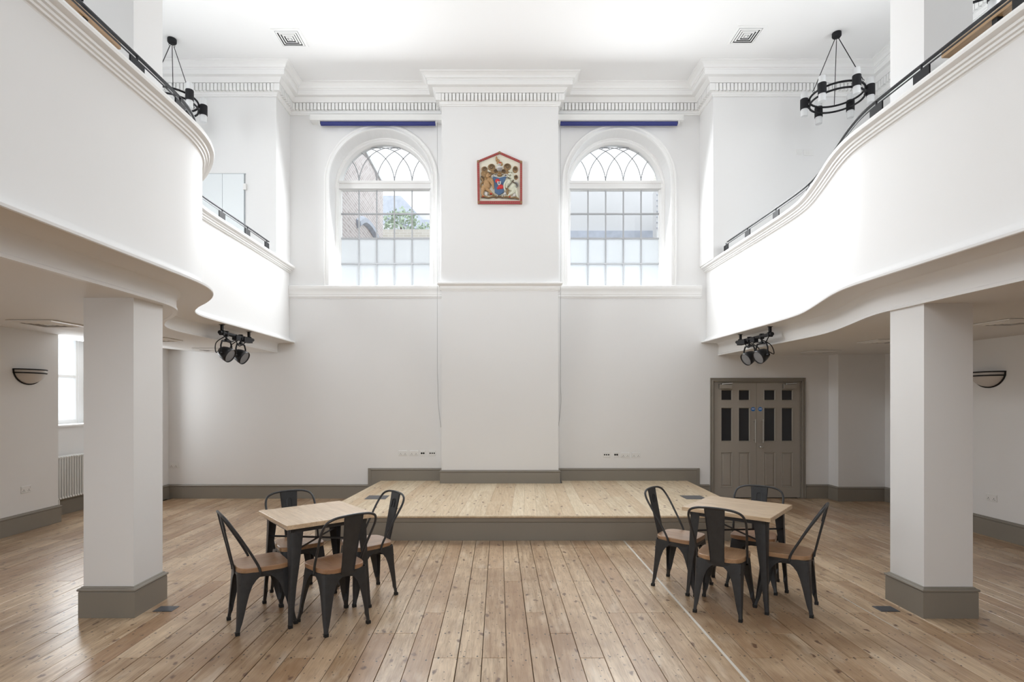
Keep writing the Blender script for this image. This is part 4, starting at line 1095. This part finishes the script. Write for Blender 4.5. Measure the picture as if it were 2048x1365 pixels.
    blobs('mane', 'gold', [(350, 560, 46, 46, 0, .034), (330, 620, 40, 60, 0, .034), (400, 545, 40, 32, 0, .034), (360, 690, 40, 50, 0, .032)])
    T = MB(); limb(T, ((290, 900), (245, 850), (270, 780), (300, 760), (280, 700), (260, 660)), 16, 22, -.045); T.build('tail', 'gold', root)
    fc = MB(); limb(fc, ((418, 608), (425, 612)), 9, 9, -.068, 6); limb(fc, ((440, 640), (465, 640)), 6, 5, -.062, 5); fc.build('face_marks', 'darkgold', root)
    blobs('pale_ground', 'silver', [(365, 1025, 44, 58, 0, .026)])
    # right supporter (white)
    Rr = MB()
    for b in ((865, 770, 78, 88, 20), (960, 860, 112, 84, -40), (1000, 920, 80, 76, 0), (955, 660, 52, 88, -12), (925, 590, 72, 42, 20), (880, 640, 40, 26, 40)):
        p = q(b[0], b[1]); Rr.ell((p[0], -.035, p[1]), (b[2]*K, .034, b[3]*K), math.radians(b[4]))
    limb(Rr, ((830, 750), (790, 810), (780, 890), (800, 960)), 34, 15, -.058); limb(Rr, ((850, 800), (830, 860), (835, 900)), 30, 16, -.062)
    limb(Rr, ((1010, 960), (960, 1010), (900, 1040), (860, 1080)), 44, 16, -.05); limb(Rr, ((1040, 950), (1060, 1010), (1070, 1060), (1095, 1110)), 36, 14, -.045)
    limb(Rr, ((925, 550), (905, 505), (915, 470)), 14, 6, -.05); limb(Rr, ((955, 550), (950, 510), (965, 480)), 14, 6, -.05)
    Rr.build('right_supporter', 'horse', root, smooth=True, label='white rearing horse on the right of the shield')
    blobs('horse_belly_patch', 'silver', [(1010, 1035, 46, 56, 0, .026), (790, 1020, 40, 32, 0, .026)])
    D = MB(); limb(D, ((905, 610), (915, 615)), 14, 12, -.066, 6); limb(D, ((860, 660), (900, 690), (940, 680)), 8, 6, -.062, 5); limb(D, ((960, 770), (910, 830), (870, 880)), 8, 6, -.072, 5); limb(D, ((990, 720), (970, 760), (1040, 800), (1080, 870)), 12, 8, -.066, 5)
    D.build('harness', 'darkgold', root)
    tl = MB(); limb(tl, ((1050, 880), (1085, 820), (1050, 770), (1010, 790), (1030, 820)), 18, 14, -.05); tl.build('horse_tail', mat('grey_tail_paint', (.28, .29, .29), .5), root)
    # compartment scroll
    B = MB(); limb(B, ((250, 1100), (330, 1080), (420, 1110), (520, 1085), (600, 1110), (660, 1080), (740, 1110), (830, 1085), (930, 1120), (1020, 1100), (1115, 1145)), 22, 18, -.04)
    limb(B, ((430, 1050), (480, 1000), (540, 1050), (580, 1090)), 26, 16, -.045); limb(B, ((900, 1090), (850, 1000), (860, 940), (830, 900)), 26, 20, -.04)
    B.build('compartment_scroll', 'gold', root, smooth=True)
    B = MB(); limb(B, ((260, 1120), (420, 1130), (560, 1105), (760, 1125), (930, 1140), (1100, 1155)), 8, 8, -.058, 5)
    for x in (590, 640, 700, 750): limb(B, ((x, 1060), (x+10, 1085), (x, 1100)), 7, 7, -.06, 5)
    B.build('scroll_shadow', 'darkgold', root)
    blobs('base_flower', 'redp', [(480, 1025, 36, 20, 0, .045), (300, 1090, 20, 14, 0, .045), (900, 1100, 26, 14, 0, .045)])
plaque()

# ------------------------------------------------------------------ outside
MB().box((-14, 9.9, 1.2), (16, 40, 1.3)).build('ground', 'ground', kind='structure')
# brick wall receding on the left, seen through the left window
b = MB().box((-5.5, 10.2, 1.3), (-3.2, 15.0, 7.55)); bw = b.build('brick_building', 'brick', label='brick side wall of the neighbouring building outside the left window', cat='building')
MB().box((-5.6, 10.15, 7.55), (-3.15, 15.05, 7.65)).build('coping', 'render', bw)
m_ = MB(); pr = catmull([(12.2, 5.62), (12.7, 5.86), (13.3, 5.94), (13.9, 5.88), (14.4, 5.7)], 4)
m_.tube([(-3.19, y, z) for y, z in pr], .10, 6); m_.build('brick_arch', 'slate', bw)
# far houses
h = MB().box((-5.5, 24, 1.3), (-3.0, 28, 9.9)); hb = h.build('far_house', 'render', label='far pale house with a slate roof outside the left window', cat='building')
r_ = MB().prism([(-5.6, 9.9), (-5.6, 10.6), (-4.3, 10.6), (-3.0, 9.2), (-3.0, 8.9)], 23.8, 28); r_.build('roof', 'slate', hb)
for zz in (8.6, 9.0, 9.4): MB().box((-5.5, 23.93, zz), (-3.0, 24, zz+.18)).build('slate_course', 'slate', hb)
h2 = MB().box((-3.0, 26, 1.3), (.5, 30, 10.0)).build('far_terrace', 'render', label='low far terrace outside the right side of the left window', cat='building')
for zz in (9.55, 9.95): MB().box((-3.0, 25.9, zz), (.5, 26, zz+.14)).build('cornice_course', 'slate', h2)
for xx in (-2.7, -2.0, -1.3): MB().box((xx, 25.95, 7.6), (xx+.35, 26, 9.0)).build('window', 'slate', h2)
gw = MB().box((-3.6, 16.0, 1.3), (.6, 16.3, 6.68)).build('garden_wall', 'brickx', label='pale garden wall below the shrubs outside the left window', cat='wall')
def shrub(cx, cy, cz, r, n, lab):
    mb = MB(); rnd = random.Random(int(cx*100))
    for _ in range(n):
        a = rnd.uniform(0, 2*PI); u = rnd.uniform(-1, 1); rr = r*rnd.uniform(.3, 1)**.5
        p = Vector((cx+rr*math.sqrt(1-u*u)*math.cos(a), cy+.5*rr*math.sqrt(1-u*u)*math.sin(a), cz+rr*u))
        s_ = rnd.uniform(.05, .1); d1 = Vector((rnd.uniform(-1, 1), rnd.uniform(-1, 1), rnd.uniform(-1, 1))).normalized()*s_; d2 = d1.orthogonal().normalized()*s_*.5
        mb.add([p-d1, p+d2, p+d1, p-d2], [(0, 1, 2, 3)])
    root = mb.build('shrub', 'leaf', label=lab, cat='shrub')
    MB().tube([(cx, cy, 1.3), (cx, cy, cz)], [.06, .03], 6).build('stem', 'darkgold', root)
shrub(-3.1, 17.2, 7.15, .62, 500, 'leafy shrub above the garden wall, nearer the brick building')
shrub(-2.3, 17.6, 6.95, .45, 300, 'smaller leafy shrub above the garden wall, toward the pier')
# right: rendered building with dark band
ZB = 14.0
rb_ = MB().box((1.2, ZB, 1.3), (4.15, ZB+4, EYE+(798-369)/FPX*ZB)).build('rendered_building', 'render', label='pale rendered building close outside the right window', cat='building')
MB().box((1.2, ZB-.06, EYE+(798-477)/FPX*ZB), (4.15, ZB, EYE+(798-463)/FPX*ZB)).build('dark_band', 'slate', rb_)
vb = MB().box((3.72, ZB-1.2, 1.3), (6.2, ZB-.9, EYE+(798-378)/FPX*(ZB-1.2)))
vb = vb.build('louvred_screen', 'render', label='slatted pale screen at the right side of the right window', cat='screen')
for k in range(9):
    z = 5.7+k*.13; MB().box((3.72, ZB-1.24, z), (6.2, ZB-1.2, z+.02)).build('slat', 'slate', vb)
ck = MB().box((4.2, 15, 1.3), (5.4, 15.7, 7.6)).build('brick_chimney', 'brickx', label='pale brick gable end at the lower right of the right fanlight', cat='chimney')
MB().prism([(4.2, 7.6), (4.35, 7.95), (5.2, 7.95), (5.4, 7.6)], 15, 15.7).build('gable_top', 'brickx', ck)
